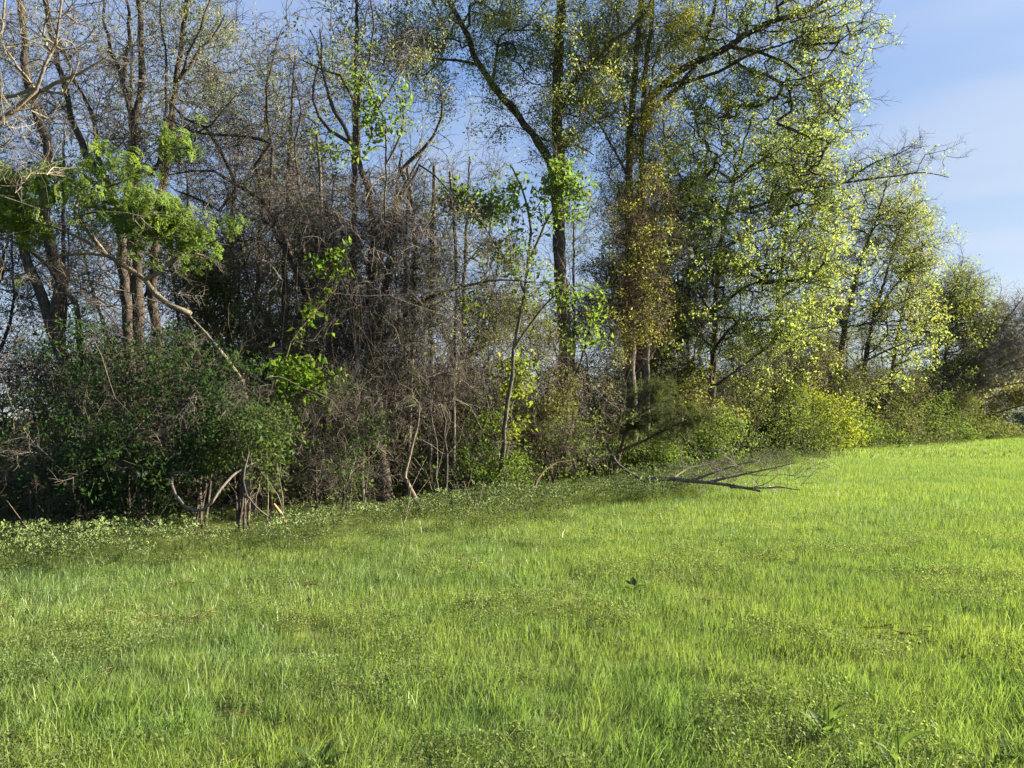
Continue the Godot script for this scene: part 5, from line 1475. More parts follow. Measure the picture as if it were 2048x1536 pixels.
	plant("leafy_sapling", "small bright sapling leaning right of the dark left shrubs", "sapling", [
		["stem", 0.035, 0.01, [Vector3(-3.97, -0.12, -12.5), Vector3(-3.96, 1.28, -12.5), Vector3(-3.91, 1.69, -12.5), Vector3(-3.6, 1.94, -12.5), Vector3(-3.19, 2.19, -12.5), Vector3(-2.77, 2.44, -12.5)]],
		["stem", 0.025, 0.008, [Vector3(-3.85, 1.77, -12.5), Vector3(-3.69, 2.19, -12.5), Vector3(-3.52, 2.44, -12.5)]]], [
		[Vector3(-3.61, 2.4, -12.5), Vector3(0.35, 0.25, 0.3), 20, 1.9, 0],
		[Vector3(-3.35, 2.15, -12.5), Vector3(0.35, 0.2, 0.3), 16, 1.9, 0],
		[Vector3(-3.86, 1.81, -12.4), Vector3(0.25, 0.15, 0.2), 10, 1.7, 0],
		[Vector3(-3.26, 4.11, -13.4), Vector3(0.35, 0.35, 0.3), 12, 1.6, 0.1],
		[Vector3(-3.38, 3.63, -13.2), Vector3(0.3, 0.3, 0.3), 8, 1.6, 0.1]], {"leaf": "broad", "tint": Color(0.12, 0.21, 0.03), "leaf_size": 0.28, "sag": 0.5, "bark": "bark_brown"})
	plant("leafy_sapling", "thin sapling with a tuft of sunlit yellow green leaves mid hedge", "sapling", [
		["stem", 0.04, 0.012, [Vector3(-0.16, -0.12, -17), Vector3(-0.1, 0.92, -17), Vector3(0.01, 1.82, -17), Vector3(0.09, 2.5, -17), Vector3(0.2, 2.95, -17)]]], [
		[Vector3(0.12, 2.72, -17), Vector3(0.45, 0.35, 0.35), 24, 1.7, 0.1],
		[Vector3(0.01, 2.27, -17), Vector3(0.4, 0.25, 0.3), 18, 1.6, 0.1],
		[Vector3(-0.1, 1.43, -16.6), Vector3(0.35, 0.2, 0.3), 14, 1.7, 0.1]], {"leaf": "maple", "tint": Color(0.2, 0.26, 0.04), "leaf_size": 0.3, "sag": 0.4, "bark": "bark_grey"})
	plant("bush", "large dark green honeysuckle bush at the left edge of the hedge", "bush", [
		["stem", 0.028, 0.008, [Vector3(-6.75, -0.12, -11.79), Vector3(-6.95, 1.61, -11.79), Vector3(-7.09, 2.47, -11.79)]],
		["stem", 0.028, 0.008, [Vector3(-6.79, -0.12, -11.59), Vector3(-6.87, 1.27, -11.59), Vector3(-6.85, 1.77, -11.59)]],
		["stem", 0.028, 0.008, [Vector3(-6.62, -0.12, -11.5), Vector3(-6.42, 1.38, -11.5), Vector3(-6.31, 1.99, -11.5)]],
		["stem", 0.028, 0.008, [Vector3(-6.91, -0.12, -11.75), Vector3(-6.81, 1.61, -11.75), Vector3(-7.12, 2.47, -11.75)]],
		["stem", 0.028, 0.008, [Vector3(-6.84, -0.12, -11.8), Vector3(-6.83, 1.26, -11.8), Vector3(-7, 1.77, -11.8)]]], [
		[Vector3(-6.89, 2.38, -11.6), Vector3(1.25, 0.69, 0.88), 36, 0.93, 0.14],
		[Vector3(-6.95, 1.69, -11.6), Vector3(1.12, 0.75, 0.88), 36, 0.93, 0.14],
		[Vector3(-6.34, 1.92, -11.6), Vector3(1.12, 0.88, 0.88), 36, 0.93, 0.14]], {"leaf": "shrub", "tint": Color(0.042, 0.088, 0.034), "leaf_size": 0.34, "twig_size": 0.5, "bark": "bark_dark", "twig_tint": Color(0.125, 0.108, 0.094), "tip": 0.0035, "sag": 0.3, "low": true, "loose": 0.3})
	plant("bush", "tallest dark green bush left of the twin trunks base", "bush", [
		["stem", 0.028, 0.008, [Vector3(-5.9, -0.12, -11.69), Vector3(-5.98, 1.77, -11.69), Vector3(-6.15, 2.78, -11.69)]],
		["stem", 0.028, 0.008, [Vector3(-5.97, -0.12, -11.7), Vector3(-5.88, 1.61, -11.7), Vector3(-5.6, 2.47, -11.7)]],
		["stem", 0.028, 0.008, [Vector3(-6.03, -0.12, -12.06), Vector3(-6.19, 1.37, -12.06), Vector3(-6.27, 2.01, -12.06)]],
		["stem", 0.028, 0.008, [Vector3(-6.05, -0.12, -11.83), Vector3(-5.49, 1.65, -11.83), Vector3(-4.88, 2.55, -11.83)]],
		["stem", 0.028, 0.008, [Vector3(-5.92, -0.12, -11.81), Vector3(-5.94, 1.77, -11.81), Vector3(-6.19, 2.79, -11.81)]]], [
		[Vector3(-6.16, 2.71, -11.8), Vector3(1, 0.62, 0.88), 36, 0.93, 0.14],
		[Vector3(-5.68, 2.39, -11.8), Vector3(1, 0.75, 0.88), 36, 0.93, 0.14],
		[Vector3(-6.06, 1.92, -11.8), Vector3(1.12, 0.75, 0.88), 36, 0.93, 0.14],
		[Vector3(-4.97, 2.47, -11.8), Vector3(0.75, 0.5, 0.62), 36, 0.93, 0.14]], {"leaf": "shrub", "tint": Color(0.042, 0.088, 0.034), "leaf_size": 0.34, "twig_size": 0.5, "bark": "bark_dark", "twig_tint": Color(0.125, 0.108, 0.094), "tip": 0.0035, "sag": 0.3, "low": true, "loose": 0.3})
	plant("bush", "dense dark green bush hanging low over the shaded ground", "bush", [
		["stem", 0.028, 0.008, [Vector3(-5.39, -0.12, -10.95), Vector3(-5.32, 1.11, -10.95), Vector3(-5.47, 1.4, -10.95)]],
		["stem", 0.028, 0.008, [Vector3(-5.23, -0.12, -10.81), Vector3(-5.23, 0.97, -10.81), Vector3(-4.97, 1.11, -10.81)]],
		["stem", 0.028, 0.008, [Vector3(-5.21, -0.12, -10.69), Vector3(-5.35, 0.94, -10.69), Vector3(-5.69, 1.05, -10.69)]],
		["stem", 0.028, 0.008, [Vector3(-5.53, -0.12, -11.13), Vector3(-5.34, 0.7, -11.13), Vector3(-5.3, 0.59, -11.13)]],
		["stem", 0.028, 0.008, [Vector3(-5.33, -0.12, -11.05), Vector3(-5.34, 1.1, -11.05), Vector3(-5.27, 1.39, -11.05)]]], [
		[Vector3(-5.3, 1.33, -10.9), Vector3(1, 0.62, 0.75), 36, 0.992, 0.14],
		[Vector3(-5, 1.04, -10.9), Vector3(0.88, 0.56, 0.75), 36, 0.992, 0.14],
		[Vector3(-5.72, 0.97, -10.9), Vector3(1.12, 0.62, 0.75), 36, 0.992, 0.14],
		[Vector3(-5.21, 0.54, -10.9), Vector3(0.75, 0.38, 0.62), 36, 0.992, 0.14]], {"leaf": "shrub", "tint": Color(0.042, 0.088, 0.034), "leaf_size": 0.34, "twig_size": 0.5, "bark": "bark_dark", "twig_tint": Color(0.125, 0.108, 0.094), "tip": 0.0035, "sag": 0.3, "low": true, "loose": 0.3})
	plant("bush", "dark green bush above the looped vine", "bush", [
		["stem", 0.028, 0.008, [Vector3(-4.68, -0.12, -11.18), Vector3(-4.57, 1.39, -11.18), Vector3(-4.61, 1.98, -11.18)]],
		["stem", 0.028, 0.008, [Vector3(-4.76, -0.12, -11.47), Vector3(-4.56, 1.2, -11.47), Vector3(-4.38, 1.61, -11.47)]],
		["stem", 0.028, 0.008, [Vector3(-4.6, -0.12, -11.33), Vector3(-4.87, 1.2, -11.33), Vector3(-5.17, 1.61, -11.33)]],
		["stem", 0.028, 0.008, [Vector3(-4.68, -0.12, -11.54), Vector3(-4.47, 1.54, -11.54), Vector3(-4.09, 2.3, -11.54)]],
		["stem", 0.028, 0.008, [Vector3(-4.62, -0.12, -11.03), Vector3(-4.51, 1.39, -11.03), Vector3(-4.75, 1.98, -11.03)]]], [
		[Vector3(-4.68, 1.91, -11.3), Vector3(1, 0.62, 0.75), 36, 0.992, 0.14],
		[Vector3(-4.45, 1.54, -11.3), Vector3(0.88, 0.62, 0.75), 36, 0.992, 0.14],
		[Vector3(-5.05, 1.54, -11.3), Vector3(0.88, 0.62, 0.75), 36, 0.992, 0.14],
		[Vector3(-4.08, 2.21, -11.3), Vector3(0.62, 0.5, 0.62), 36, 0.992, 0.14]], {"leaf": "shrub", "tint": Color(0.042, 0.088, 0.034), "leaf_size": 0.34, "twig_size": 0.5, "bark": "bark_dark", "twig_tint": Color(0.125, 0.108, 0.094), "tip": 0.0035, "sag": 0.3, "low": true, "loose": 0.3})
	plant("bush", "leafy bush right of the looped vine with paler sunlit tips", "bush", [
		["stem", 0.028, 0.008, [Vector3(-3.87, -0.12, -10.98), Vector3(-3.93, 1.07, -10.98), Vector3(-4.01, 1.32, -10.98)]],
		["stem", 0.028, 0.008, [Vector3(-3.88, -0.12, -11.13), Vector3(-3.86, 0.88, -11.13), Vector3(-3.76, 0.95, -11.13)]],
		["stem", 0.028, 0.008, [Vector3(-4.06, -0.12, -11.25), Vector3(-4.14, 0.94, -11.25), Vector3(-4.22, 1.09, -11.25)]],
		["stem", 0.028, 0.008, [Vector3(-3.98, -0.12, -11.04), Vector3(-3.88, 1.14, -11.04), Vector3(-3.78, 1.47, -11.04)]],
		["stem", 0.028, 0.008, [Vector3(-3.98, -0.12, -10.97), Vector3(-3.9, 1.07, -10.97), Vector3(-3.81, 1.32, -10.97)]]], [
		[Vector3(-4.03, 1.24, -11.2), Vector3(0.75, 0.56, 0.62), 36, 0.93, 0.14],
		[Vector3(-3.88, 0.87, -11.2), Vector3(0.56, 0.38, 0.5), 36, 0.93, 0.14],
		[Vector3(-4.32, 1.02, -11.2), Vector3(0.62, 0.5, 0.5), 36, 0.93, 0.14],
		[Vector3(-3.74, 1.39, -11.2), Vector3(0.5, 0.5, 0.5), 36, 0.93, 0.14]], {"leaf": "shrub", "tint": Color(0.09, 0.15, 0.05), "leaf_size": 0.34, "twig_size": 0.5, "bark": "bark_dark", "twig_tint": Color(0.125, 0.108, 0.094), "tip": 0.0035, "sag": 0.3, "low": true, "loose": 0.3})
	plant("bush", "low dark bush at the far left above the shaded weeds", "bush", [
		["stem", 0.028, 0.008, [Vector3(-6.63, -0.12, -10.76), Vector3(-6.53, 0.9, -10.76), Vector3(-6.63, 0.98, -10.76)]],
		["stem", 0.028, 0.008, [Vector3(-6.77, -0.12, -10.86), Vector3(-6.51, 0.83, -10.86), Vector3(-6.4, 0.83, -10.86)]],
		["stem", 0.028, 0.008, [Vector3(-6.43, -0.12, -10.31), Vector3(-6.52, 1.07, -10.31), Vector3(-6.82, 1.28, -10.31)]],
		["stem", 0.028, 0.008, [Vector3(-6.55, -0.12, -10.64), Vector3(-6.38, 1.09, -10.64), Vector3(-5.96, 1.33, -10.64)]],
		["stem", 0.028, 0.008, [Vector3(-6.43, -0.12, -10.52), Vector3(-6.49, 0.92, -10.52), Vector3(-6.61, 0.99, -10.52)]]], [
		[Vector3(-6.54, 0.92, -10.6), Vector3(1, 0.56, 0.75), 36, 0.744, 0.14],
		[Vector3(-6.12, 0.78, -10.6), Vector3(0.75, 0.5, 0.62), 36, 0.744, 0.14],
		[Vector3(-6.9, 1.19, -10.6), Vector3(0.88, 0.62, 0.62), 36, 0.744, 0.14],
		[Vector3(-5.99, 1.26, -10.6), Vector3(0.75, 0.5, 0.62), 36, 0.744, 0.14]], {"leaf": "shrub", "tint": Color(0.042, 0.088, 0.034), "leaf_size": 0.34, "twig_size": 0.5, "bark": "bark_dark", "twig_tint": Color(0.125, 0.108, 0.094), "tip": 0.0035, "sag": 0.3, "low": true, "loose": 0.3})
	plant("bush", "mid green bush at the foot of the leaning dark tree", "bush", [
		["stem", 0.028, 0.008, [Vector3(-3.2, -0.12, -12.51), Vector3(-3.26, 1.03, -12.51), Vector3(-3.07, 1.36, -12.51)]],
		["stem", 0.028, 0.008, [Vector3(-3.39, -0.12, -13), Vector3(-3.31, 0.75, -13), Vector3(-3.56, 0.83, -13)]],
		["stem", 0.028, 0.008, [Vector3(-3.35, -0.12, -12.93), Vector3(-3.19, 1.22, -12.93), Vector3(-2.95, 1.78, -12.93)]],
		["stem", 0.028, 0.008, [Vector3(-3.32, -0.12, -12.74), Vector3(-3.12, 0.64, -12.74), Vector3(-3.05, 0.6, -12.74)]],
		["stem", 0.028, 0.008, [Vector3(-3.22, -0.12, -12.6), Vector3(-3.28, 1.03, -12.6), Vector3(-3.16, 1.36, -12.6)]]], [
		[Vector3(-3.25, 1.27, -12.8), Vector3(0.75, 0.62, 0.62), 36, 0.372, 0.6],
		[Vector3(-3.5, 0.76, -12.8), Vector3(0.75, 0.5, 0.62), 36, 0.372, 0.6],
		[Vector3(-2.83, 1.69, -12.8), Vector3(0.62, 0.62, 0.62), 36, 0.372, 0.6],
		[Vector3(-3.08, 0.51, -12.8), Vector3(0.75, 0.38, 0.62), 36, 0.372, 0.6]], {"leaf": "shrub", "tint": Color(0.07, 0.125, 0.045), "leaf_size": 0.34, "twig_size": 0.5, "bark": "bark_dark", "twig_tint": Color(0.125, 0.108, 0.094), "tip": 0.0035, "sag": 0.3, "low": true, "loose": 0.3})
	plant("bush", "leafy bush left of the thick vine covered trunk", "bush", [
		["stem", 0.028, 0.008, [Vector3(-2.91, -0.12, -13.1), Vector3(-2.92, 0.91, -13.1), Vector3(-2.71, 1.17, -13.1)]],
		["stem", 0.028, 0.008, [Vector3(-2.96, -0.12, -12.94), Vector3(-2.77, 0.67, -12.94), Vector3(-2.79, 0.67, -12.94)]],
		["stem", 0.028, 0.008, [Vector3(-2.93, -0.12, -13.35), Vector3(-3, 1.39, -13.35), Vector3(-3.32, 2.14, -13.35)]],
		["stem", 0.028, 0.008, [Vector3(-2.96, -0.12, -13.44), Vector3(-2.95, 1.12, -13.44), Vector3(-2.75, 1.61, -13.44)]],
		["stem", 0.028, 0.008, [Vector3(-2.87, -0.12, -13.3), Vector3(-2.84, 0.9, -13.3), Vector3(-3.02, 1.17, -13.3)]]], [
		[Vector3(-2.83, 1.08, -13.2), Vector3(0.65, 0.72, 0.58), 36, 0.48, 0.6],
		[Vector3(-2.91, 0.56, -13.2), Vector3(0.72, 0.51, 0.58), 36, 0.48, 0.6],
		[Vector3(-3.1, 2.04, -13.2), Vector3(0.58, 0.58, 0.58), 36, 0.48, 0.6],
		[Vector3(-2.66, 1.52, -13.2), Vector3(0.51, 0.58, 0.58), 36, 0.48, 0.6]], {"leaf": "shrub", "tint": Color(0.07, 0.125, 0.045), "leaf_size": 0.34, "twig_size": 0.5, "bark": "bark_dark", "twig_tint": Color(0.125, 0.108, 0.094), "tip": 0.0035, "sag": 0.3, "low": true, "loose": 0.3})
	plant("bush", "small bush in the gap right of the curved sapling", "bush", [
		["stem", 0.028, 0.008, [Vector3(-1.11, -0.12, -15.66), Vector3(-1.25, 0.46, -15.66), Vector3(-1.44, 0.46, -15.66)]],
		["stem", 0.028, 0.008, [Vector3(-1.07, -0.12, -15.66), Vector3(-1.39, 0.51, -15.66), Vector3(-1.69, 0.56, -15.66)]],
		["stem", 0.028, 0.008, [Vector3(-0.95, -0.12, -15.35), Vector3(-0.84, 0.64, -15.35), Vector3(-0.72, 0.79, -15.35)]],
		["stem", 0.028, 0.008, [Vector3(-1.15, -0.12, -15.44), Vector3(-1.17, 0.48, -15.44), Vector3(-1.43, 0.48, -15.44)]],
		["stem", 0.028, 0.008, [Vector3(-1.03, -0.12, -15.48), Vector3(-1.24, 0.53, -15.48), Vector3(-1.83, 0.58, -15.48)]]], [
		[Vector3(-1.28, 0.36, -15.6), Vector3(0.87, 0.51, 0.72), 36, 0.8, 0.14],
		[Vector3(-1.69, 0.47, -15.6), Vector3(0.72, 0.58, 0.72), 36, 0.8, 0.14],
		[Vector3(-0.76, 0.67, -15.6), Vector3(0.72, 0.58, 0.72), 36, 0.8, 0.14]], {"leaf": "shrub", "tint": Color(0.07, 0.125, 0.035), "leaf_size": 0.34, "twig_size": 0.5, "bark": "bark_dark", "twig_tint": Color(0.125, 0.108, 0.094), "tip": 0.0035, "sag": 0.3, "low": true, "loose": 0.3})
	plant("bush", "bright leaved bush below the mid hedge sapling", "bush", [
		["stem", 0.028, 0.008, [Vector3(-0.21, -0.12, -16.57), Vector3(-0.41, 0.72, -16.57), Vector3(-0.45, 1.05, -16.57)]],
		["stem", 0.028, 0.008, [Vector3(-0.25, -0.12, -16.38), Vector3(-0.31, 0.51, -16.38), Vector3(-0.89, 0.62, -16.38)]],
		["stem", 0.028, 0.008, [Vector3(-0.3, -0.12, -16.5), Vector3(-0.18, 0.45, -16.5), Vector3(-0.21, 0.51, -16.5)]],
		["stem", 0.028, 0.008, [Vector3(-0.35, -0.12, -16.5), Vector3(-0.4, 0.94, -16.5), Vector3(-0.84, 1.49, -16.5)]],
		["stem", 0.028, 0.008, [Vector3(-0.27, -0.12, -16.68), Vector3(-0.32, 0.71, -16.68), Vector3(-0.26, 1.04, -16.68)]]], [
		[Vector3(-0.37, 0.95, -16.4), Vector3(0.87, 0.8, 0.72), 36, 1.04, 0.14],
		[Vector3(-0.69, 0.51, -16.4), Vector3(0.72, 0.58, 0.72), 36, 1.04, 0.14],
		[Vector3(-0.04, 0.41, -16.4), Vector3(0.72, 0.51, 0.72), 36, 1.04, 0.14],
		[Vector3(-0.59, 1.38, -16.4), Vector3(0.58, 0.58, 0.58), 36, 1.04, 0.14]], {"leaf": "shrub", "tint": Color(0.11, 0.18, 0.04), "leaf_size": 0.34, "twig_size": 0.5, "bark": "bark_dark", "twig_tint": Color(0.125, 0.108, 0.094), "tip": 0.0035, "sag": 0.3, "low": true, "loose": 0.3})
	plant("bush", "yellowish bush in front of the forked tall tree", "bush", [
		["stem", 0.028, 0.008, [Vector3(0.84, -0.12, -18.16), Vector3(0.96, 0.75, -18.16), Vector3(0.69, 1.23, -18.16)]],
		["stem", 0.028, 0.008, [Vector3(0.86, -0.12, -17.79), Vector3(1.22, 0.89, -17.79), Vector3(1.42, 1.47, -17.79)]],
		["stem", 0.028, 0.008, [Vector3(1.06, -0.12, -18.09), Vector3(1.06, 0.52, -18.09), Vector3(1.46, 0.75, -18.09)]],
		["stem", 0.028, 0.008, [Vector3(0.89, -0.12, -17.79), Vector3(0.76, 0.48, -17.79), Vector3(0.74, 0.65, -17.79)]],
		["stem", 0.028, 0.008, [Vector3(1.05, -0.12, -17.81), Vector3(0.8, 0.77, -17.81), Vector3(0.89, 1.24, -17.81)]]], [
		[Vector3(0.91, 1.11, -18), Vector3(1.01, 0.72, 0.87), 36, 0.4, 0.6],
		[Vector3(1.5, 1.35, -18), Vector3(1.01, 0.58, 0.87), 36, 0.4, 0.6],
		[Vector3(1.26, 0.64, -18), Vector3(1.01, 0.58, 0.87), 36, 0.4, 0.6],
		[Vector3(0.67, 0.52, -18), Vector3(0.87, 0.58, 0.72), 36, 0.4, 0.6]], {"leaf": "shrub", "tint": Color(0.14, 0.2, 0.06), "leaf_size": 0.34, "twig_size": 0.5, "bark": "bark_dark", "twig_tint": Color(0.125, 0.108, 0.094), "tip": 0.0035, "sag": 0.3, "low": true, "loose": 0.3})
	plant("bush", "sunlit bright green bush under the juniper", "bush", [
		["stem", 0.028, 0.008, [Vector3(3.88, -0.12, -21.42), Vector3(3.91, 0.24, -21.42), Vector3(3.42, 0.45, -21.42)]],
		["stem", 0.028, 0.008, [Vector3(3.76, -0.12, -21.42), Vector3(3.63, 0.38, -21.42), Vector3(3.23, 0.73, -21.42)]],
		["stem", 0.028, 0.008, [Vector3(3.81, -0.12, -21.59), Vector3(4.25, 0.12, -21.59), Vector3(4.32, 0.22, -21.59)]],
		["stem", 0.028, 0.008, [Vector3(3.79, -0.12, -21.39), Vector3(4, 0.45, -21.39), Vector3(3.7, 0.87, -21.39)]],
		["stem", 0.028, 0.008, [Vector3(3.96, -0.12, -21.73), Vector3(3.75, 0.22, -21.73), Vector3(3.78, 0.43, -21.73)]]], [
		[Vector3(3.78, 0.3, -21.5), Vector3(1.3, 0.58, 1.01), 36, 1.95312, 0.14],
		[Vector3(3.21, 0.58, -21.5), Vector3(0.87, 0.58, 0.72), 36, 1.95312, 0.14],
		[Vector3(4.35, 0.09, -21.5), Vector3(0.87, 0.43, 0.72), 36, 1.95312, 0.14],
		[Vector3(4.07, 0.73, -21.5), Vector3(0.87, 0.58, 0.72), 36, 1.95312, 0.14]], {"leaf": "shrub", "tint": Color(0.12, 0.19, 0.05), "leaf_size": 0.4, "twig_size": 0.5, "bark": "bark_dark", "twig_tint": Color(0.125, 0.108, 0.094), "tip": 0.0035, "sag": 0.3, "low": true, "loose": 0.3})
	plant("bush", "bright green bush right of the juniper above the fallen branch", "bush", [
		["stem", 0.028, 0.008, [Vector3(6.17, -0.12, -23.4), Vector3(6.06, 0.49, -23.4), Vector3(5.75, 1.11, -23.4)]],
		["stem", 0.028, 0.008, [Vector3(6.37, -0.12, -23.76), Vector3(6.42, 0.55, -23.76), Vector3(6.4, 1.26, -23.76)]],
		["stem", 0.028, 0.008, [Vector3(6.21, -0.12, -23.66), Vector3(6.25, 0.21, -23.66), Vector3(5.52, 0.56, -23.66)]],
		["stem", 0.028, 0.008, [Vector3(6.36, -0.12, -23.29), Vector3(5.89, 0.04, -23.29), Vector3(5.16, 0.19, -23.29)]],
		["stem", 0.028, 0.008, [Vector3(6.2, -0.12, -23.33), Vector3(6.27, 0.49, -23.33), Vector3(5.82, 1.11, -23.33)]]], [
		[Vector3(6.16, 0.95, -23.5), Vector3(1.01, 0.87, 0.87), 36, 1.95312, 0.14],
		[Vector3(6.63, 1.11, -23.5), Vector3(0.87, 0.72, 0.87), 36, 1.95312, 0.14],
		[Vector3(5.84, 0.41, -23.5), Vector3(1.01, 0.58, 0.87), 36, 1.95312, 0.14],
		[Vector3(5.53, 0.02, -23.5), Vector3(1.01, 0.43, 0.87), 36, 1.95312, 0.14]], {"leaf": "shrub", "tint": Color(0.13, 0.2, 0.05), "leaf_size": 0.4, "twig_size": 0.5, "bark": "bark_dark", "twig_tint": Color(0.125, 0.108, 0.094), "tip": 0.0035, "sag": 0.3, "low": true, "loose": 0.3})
	plant("bush", "grey green brush bush past the fallen branch", "bush", [
		["stem", 0.028, 0.008, [Vector3(8.59, -0.12, -27.01), Vector3(8.54, 0.49, -27.01), Vector3(8.64, 1.38, -27.01)]],
		["stem", 0.028, 0.008, [Vector3(8.61, -0.12, -27.06), Vector3(8.4, 1.02, -27.06), Vector3(7.7, 2.46, -27.06)]],
		["stem", 0.028, 0.008, [Vector3(8.05, -0.12, -26.81), Vector3(8.43, 0.15, -26.81), Vector3(8.84, 0.68, -26.81)]],
		["stem", 0.028, 0.008, [Vector3(8.07, -0.12, -26.9), Vector3(8.42, 0.49, -26.9), Vector3(8.9, 1.38, -26.9)]],
		["stem", 0.028, 0.008, [Vector3(8.41, -0.12, -27.07), Vector3(8.24, 1.02, -27.07), Vector3(8.15, 2.46, -27.07)]]], [
		[Vector3(8.51, 1.2, -27), Vector3(2.75, 1.36, 2.03), 36, 0.830078, 0.14],
		[Vector3(7.99, 2.28, -27), Vector3(2.17, 1.36, 1.74), 36, 0.830078, 0.14],
		[Vector3(9.04, 0.49, -27), Vector3(2.17, 0.78, 1.74), 36, 0.830078, 0.14]], {"leaf": "fine", "tint": Color(0.09, 0.12, 0.04), "leaf_size": 0.4, "twig_size": 0.5, "bark": "bark_dark", "twig_tint": Color(0.125, 0.108, 0.094), "tip": 0.0035, "sag": 0.3, "low": true, "loose": 0.3})
	plant("bush", "thin leaved bush under the maple canopy", "bush", [
		["stem", 0.05, 0.02, [Vector3(11.62, -0.12, -33.06), Vector3(11.28, 0.34, -33.06), Vector3(11.37, 1.54, -33.06)]],
		["stem", 0.05, 0.02, [Vector3(11.77, -0.12, -32.9), Vector3(11.16, 0.78, -32.9), Vector3(10.35, 2.41, -32.9)]],
		["stem", 0.05, 0.02, [Vector3(11.27, -0.12, -33.12), Vector3(11.92, -0.1, -33.12), Vector3(12.26, 0.66, -33.12)]],
		["stem", 0.05, 0.02, [Vector3(11.84, -0.12, -33.23), Vector3(11.31, 0.33, -33.23), Vector3(12.06, 1.54, -33.23)]],
		["stem", 0.05, 0.02, [Vector3(11.65, -0.12, -33), Vector3(11.08, 0.78, -33), Vector3(11.08, 2.42, -33)]]], [
		[Vector3(11.5, 1.32, -33), Vector3(3.48, 1.74, 2.61), 50, 3.86201, 0.14],
		[Vector3(10.86, 2.2, -33), Vector3(2.9, 1.59, 2.17), 50, 3.86201, 0.14],
		[Vector3(12.14, 0.45, -33), Vector3(2.46, 0.78, 2.03), 50, 3.86201, 0.14]], {"leaf": "fine", "tint": Color(0.1, 0.14, 0.04), "leaf_size": 0.7, "twig_size": 0.9, "bark": "bark_dark", "twig_tint": Color(0.125, 0.108, 0.094), "tip": 0.0035, "sag": 0.3, "low": true, "loose": 0.3})
	plant("bush", "glowing yellow green bush in the receding hedge", "bush", [
		["stem", 0.05, 0.02, [Vector3(14.05, -0.12, -36.71), Vector3(14.12, 0.25, -36.71), Vector3(14.32, 1.65, -36.71)]],
		["stem", 0.05, 0.02, [Vector3(14.37, -0.12, -37.03), Vector3(13.93, 0.67, -37.03), Vector3(13.67, 2.51, -37.03)]],
		["stem", 0.05, 0.02, [Vector3(14.11, -0.12, -36.77), Vector3(14.12, -0.05, -36.77), Vector3(14.96, 1.04, -36.77)]],
		["stem", 0.05, 0.02, [Vector3(13.79, -0.12, -36.89), Vector3(14.31, 0.25, -36.89), Vector3(13.77, 1.65, -36.89)]],
		["stem", 0.05, 0.02, [Vector3(14.26, -0.12, -37.17), Vector3(14.2, 0.67, -37.17), Vector3(14.43, 2.51, -37.17)]]], [
		[Vector3(14.12, 1.41, -37), Vector3(2.9, 1.59, 2.46), 50, 6.24737, 0.14],
		[Vector3(13.77, 2.26, -37), Vector3(2.03, 1.17, 1.74), 50, 6.24737, 0.14],
		[Vector3(14.72, 0.79, -37), Vector3(2.46, 0.99, 2.03), 50, 6.24737, 0.14]], {"leaf": "fine", "tint": Color(0.22, 0.27, 0.04), "leaf_size": 0.7, "twig_size": 0.9, "bark": "bark_dark", "twig_tint": Color(0.125, 0.108, 0.094), "tip": 0.0035, "sag": 0.3, "low": true, "loose": 0.3})
	plant("bush", "low green bush beside the far twin trunks", "bush", [
		["stem", 0.05, 0.02, [Vector3(17.16, -0.12, -41.16), Vector3(17.35, -0.12, -41.16), Vector3(16.73, 1.11, -41.16)]],
		["stem", 0.05, 0.02, [Vector3(17.06, -0.12, -41.29), Vector3(17.71, -0.12, -41.29), Vector3(18.53, 0.97, -41.29)]],
		["stem", 0.05, 0.02, [Vector3(17.44, -0.12, -41.04), Vector3(17.18, -0.12, -41.04), Vector3(17.23, 1.11, -41.04)]],
		["stem", 0.05, 0.02, [Vector3(16.98, -0.12, -40.92), Vector3(17.56, -0.12, -40.92), Vector3(17.67, 0.97, -40.92)]],
		["stem", 0.05, 0.02, [Vector3(17.48, -0.12, -40.74), Vector3(16.92, -0.12, -40.74), Vector3(16.45, 1.11, -40.74)]]], [
		[Vector3(17.13, 0.84, -41), Vector3(3.19, 1.17, 2.46), 50, 4.71393, 0.14],
		[Vector3(18.08, 0.7, -41), Vector3(2.9, 0.99, 2.17), 50, 4.71393, 0.14]], {"leaf": "fine", "tint": Color(0.1, 0.15, 0.04), "leaf_size": 0.7, "twig_size": 0.9, "bark": "bark_dark", "twig_tint": Color(0.125, 0.108, 0.094), "tip": 0.0035, "sag": 0.3, "low": true, "loose": 0.3})
	plant("bush", "brown brushy bush by the thin dark post like trunk", "bush", [
		["stem", 0.05, 0.02, [Vector3(22, -0.12, -45), Vector3(21.63, -0.12, -45), Vector3(21.76, 1.35, -45)]],
		["stem", 0.05, 0.02, [Vector3(21.93, -0.12, -45.03), Vector3(21.98, -0.12, -45.03), Vector3(23.06, 1.05, -45.03)]],
		["stem", 0.05, 0.02, [Vector3(22.37, -0.12, -44.99), Vector3(22.14, -0.12, -44.99), Vector3(21.32, 1.35, -44.99)]],
		["stem", 0.05, 0.02, [Vector3(22.41, -0.12, -45.21), Vector3(22.09, -0.12, -45.21), Vector3(22.3, 1.05, -45.21)]],
		["stem", 0.05, 0.02, [Vector3(21.87, -0.12, -44.94), Vector3(22.06, -0.12, -44.94), Vector3(22.05, 1.35, -44.94)]]], [
		[Vector3(21.79, 1.05, -45), Vector3(3.48, 1.36, 2.61), 50, 2.55574, 0.14],
		[Vector3(22.83, 0.76, -45), Vector3(3.19, 1.17, 2.61), 50, 2.55574, 0.14]], {"leaf": "fine", "tint": Color(0.1, 0.12, 0.045), "leaf_size": 0.7, "twig_size": 0.9, "bark": "bark_dark", "twig_tint": Color(0.125, 0.108, 0.094), "tip": 0.0035, "sag": 0.3, "low": true, "loose": 0.3})
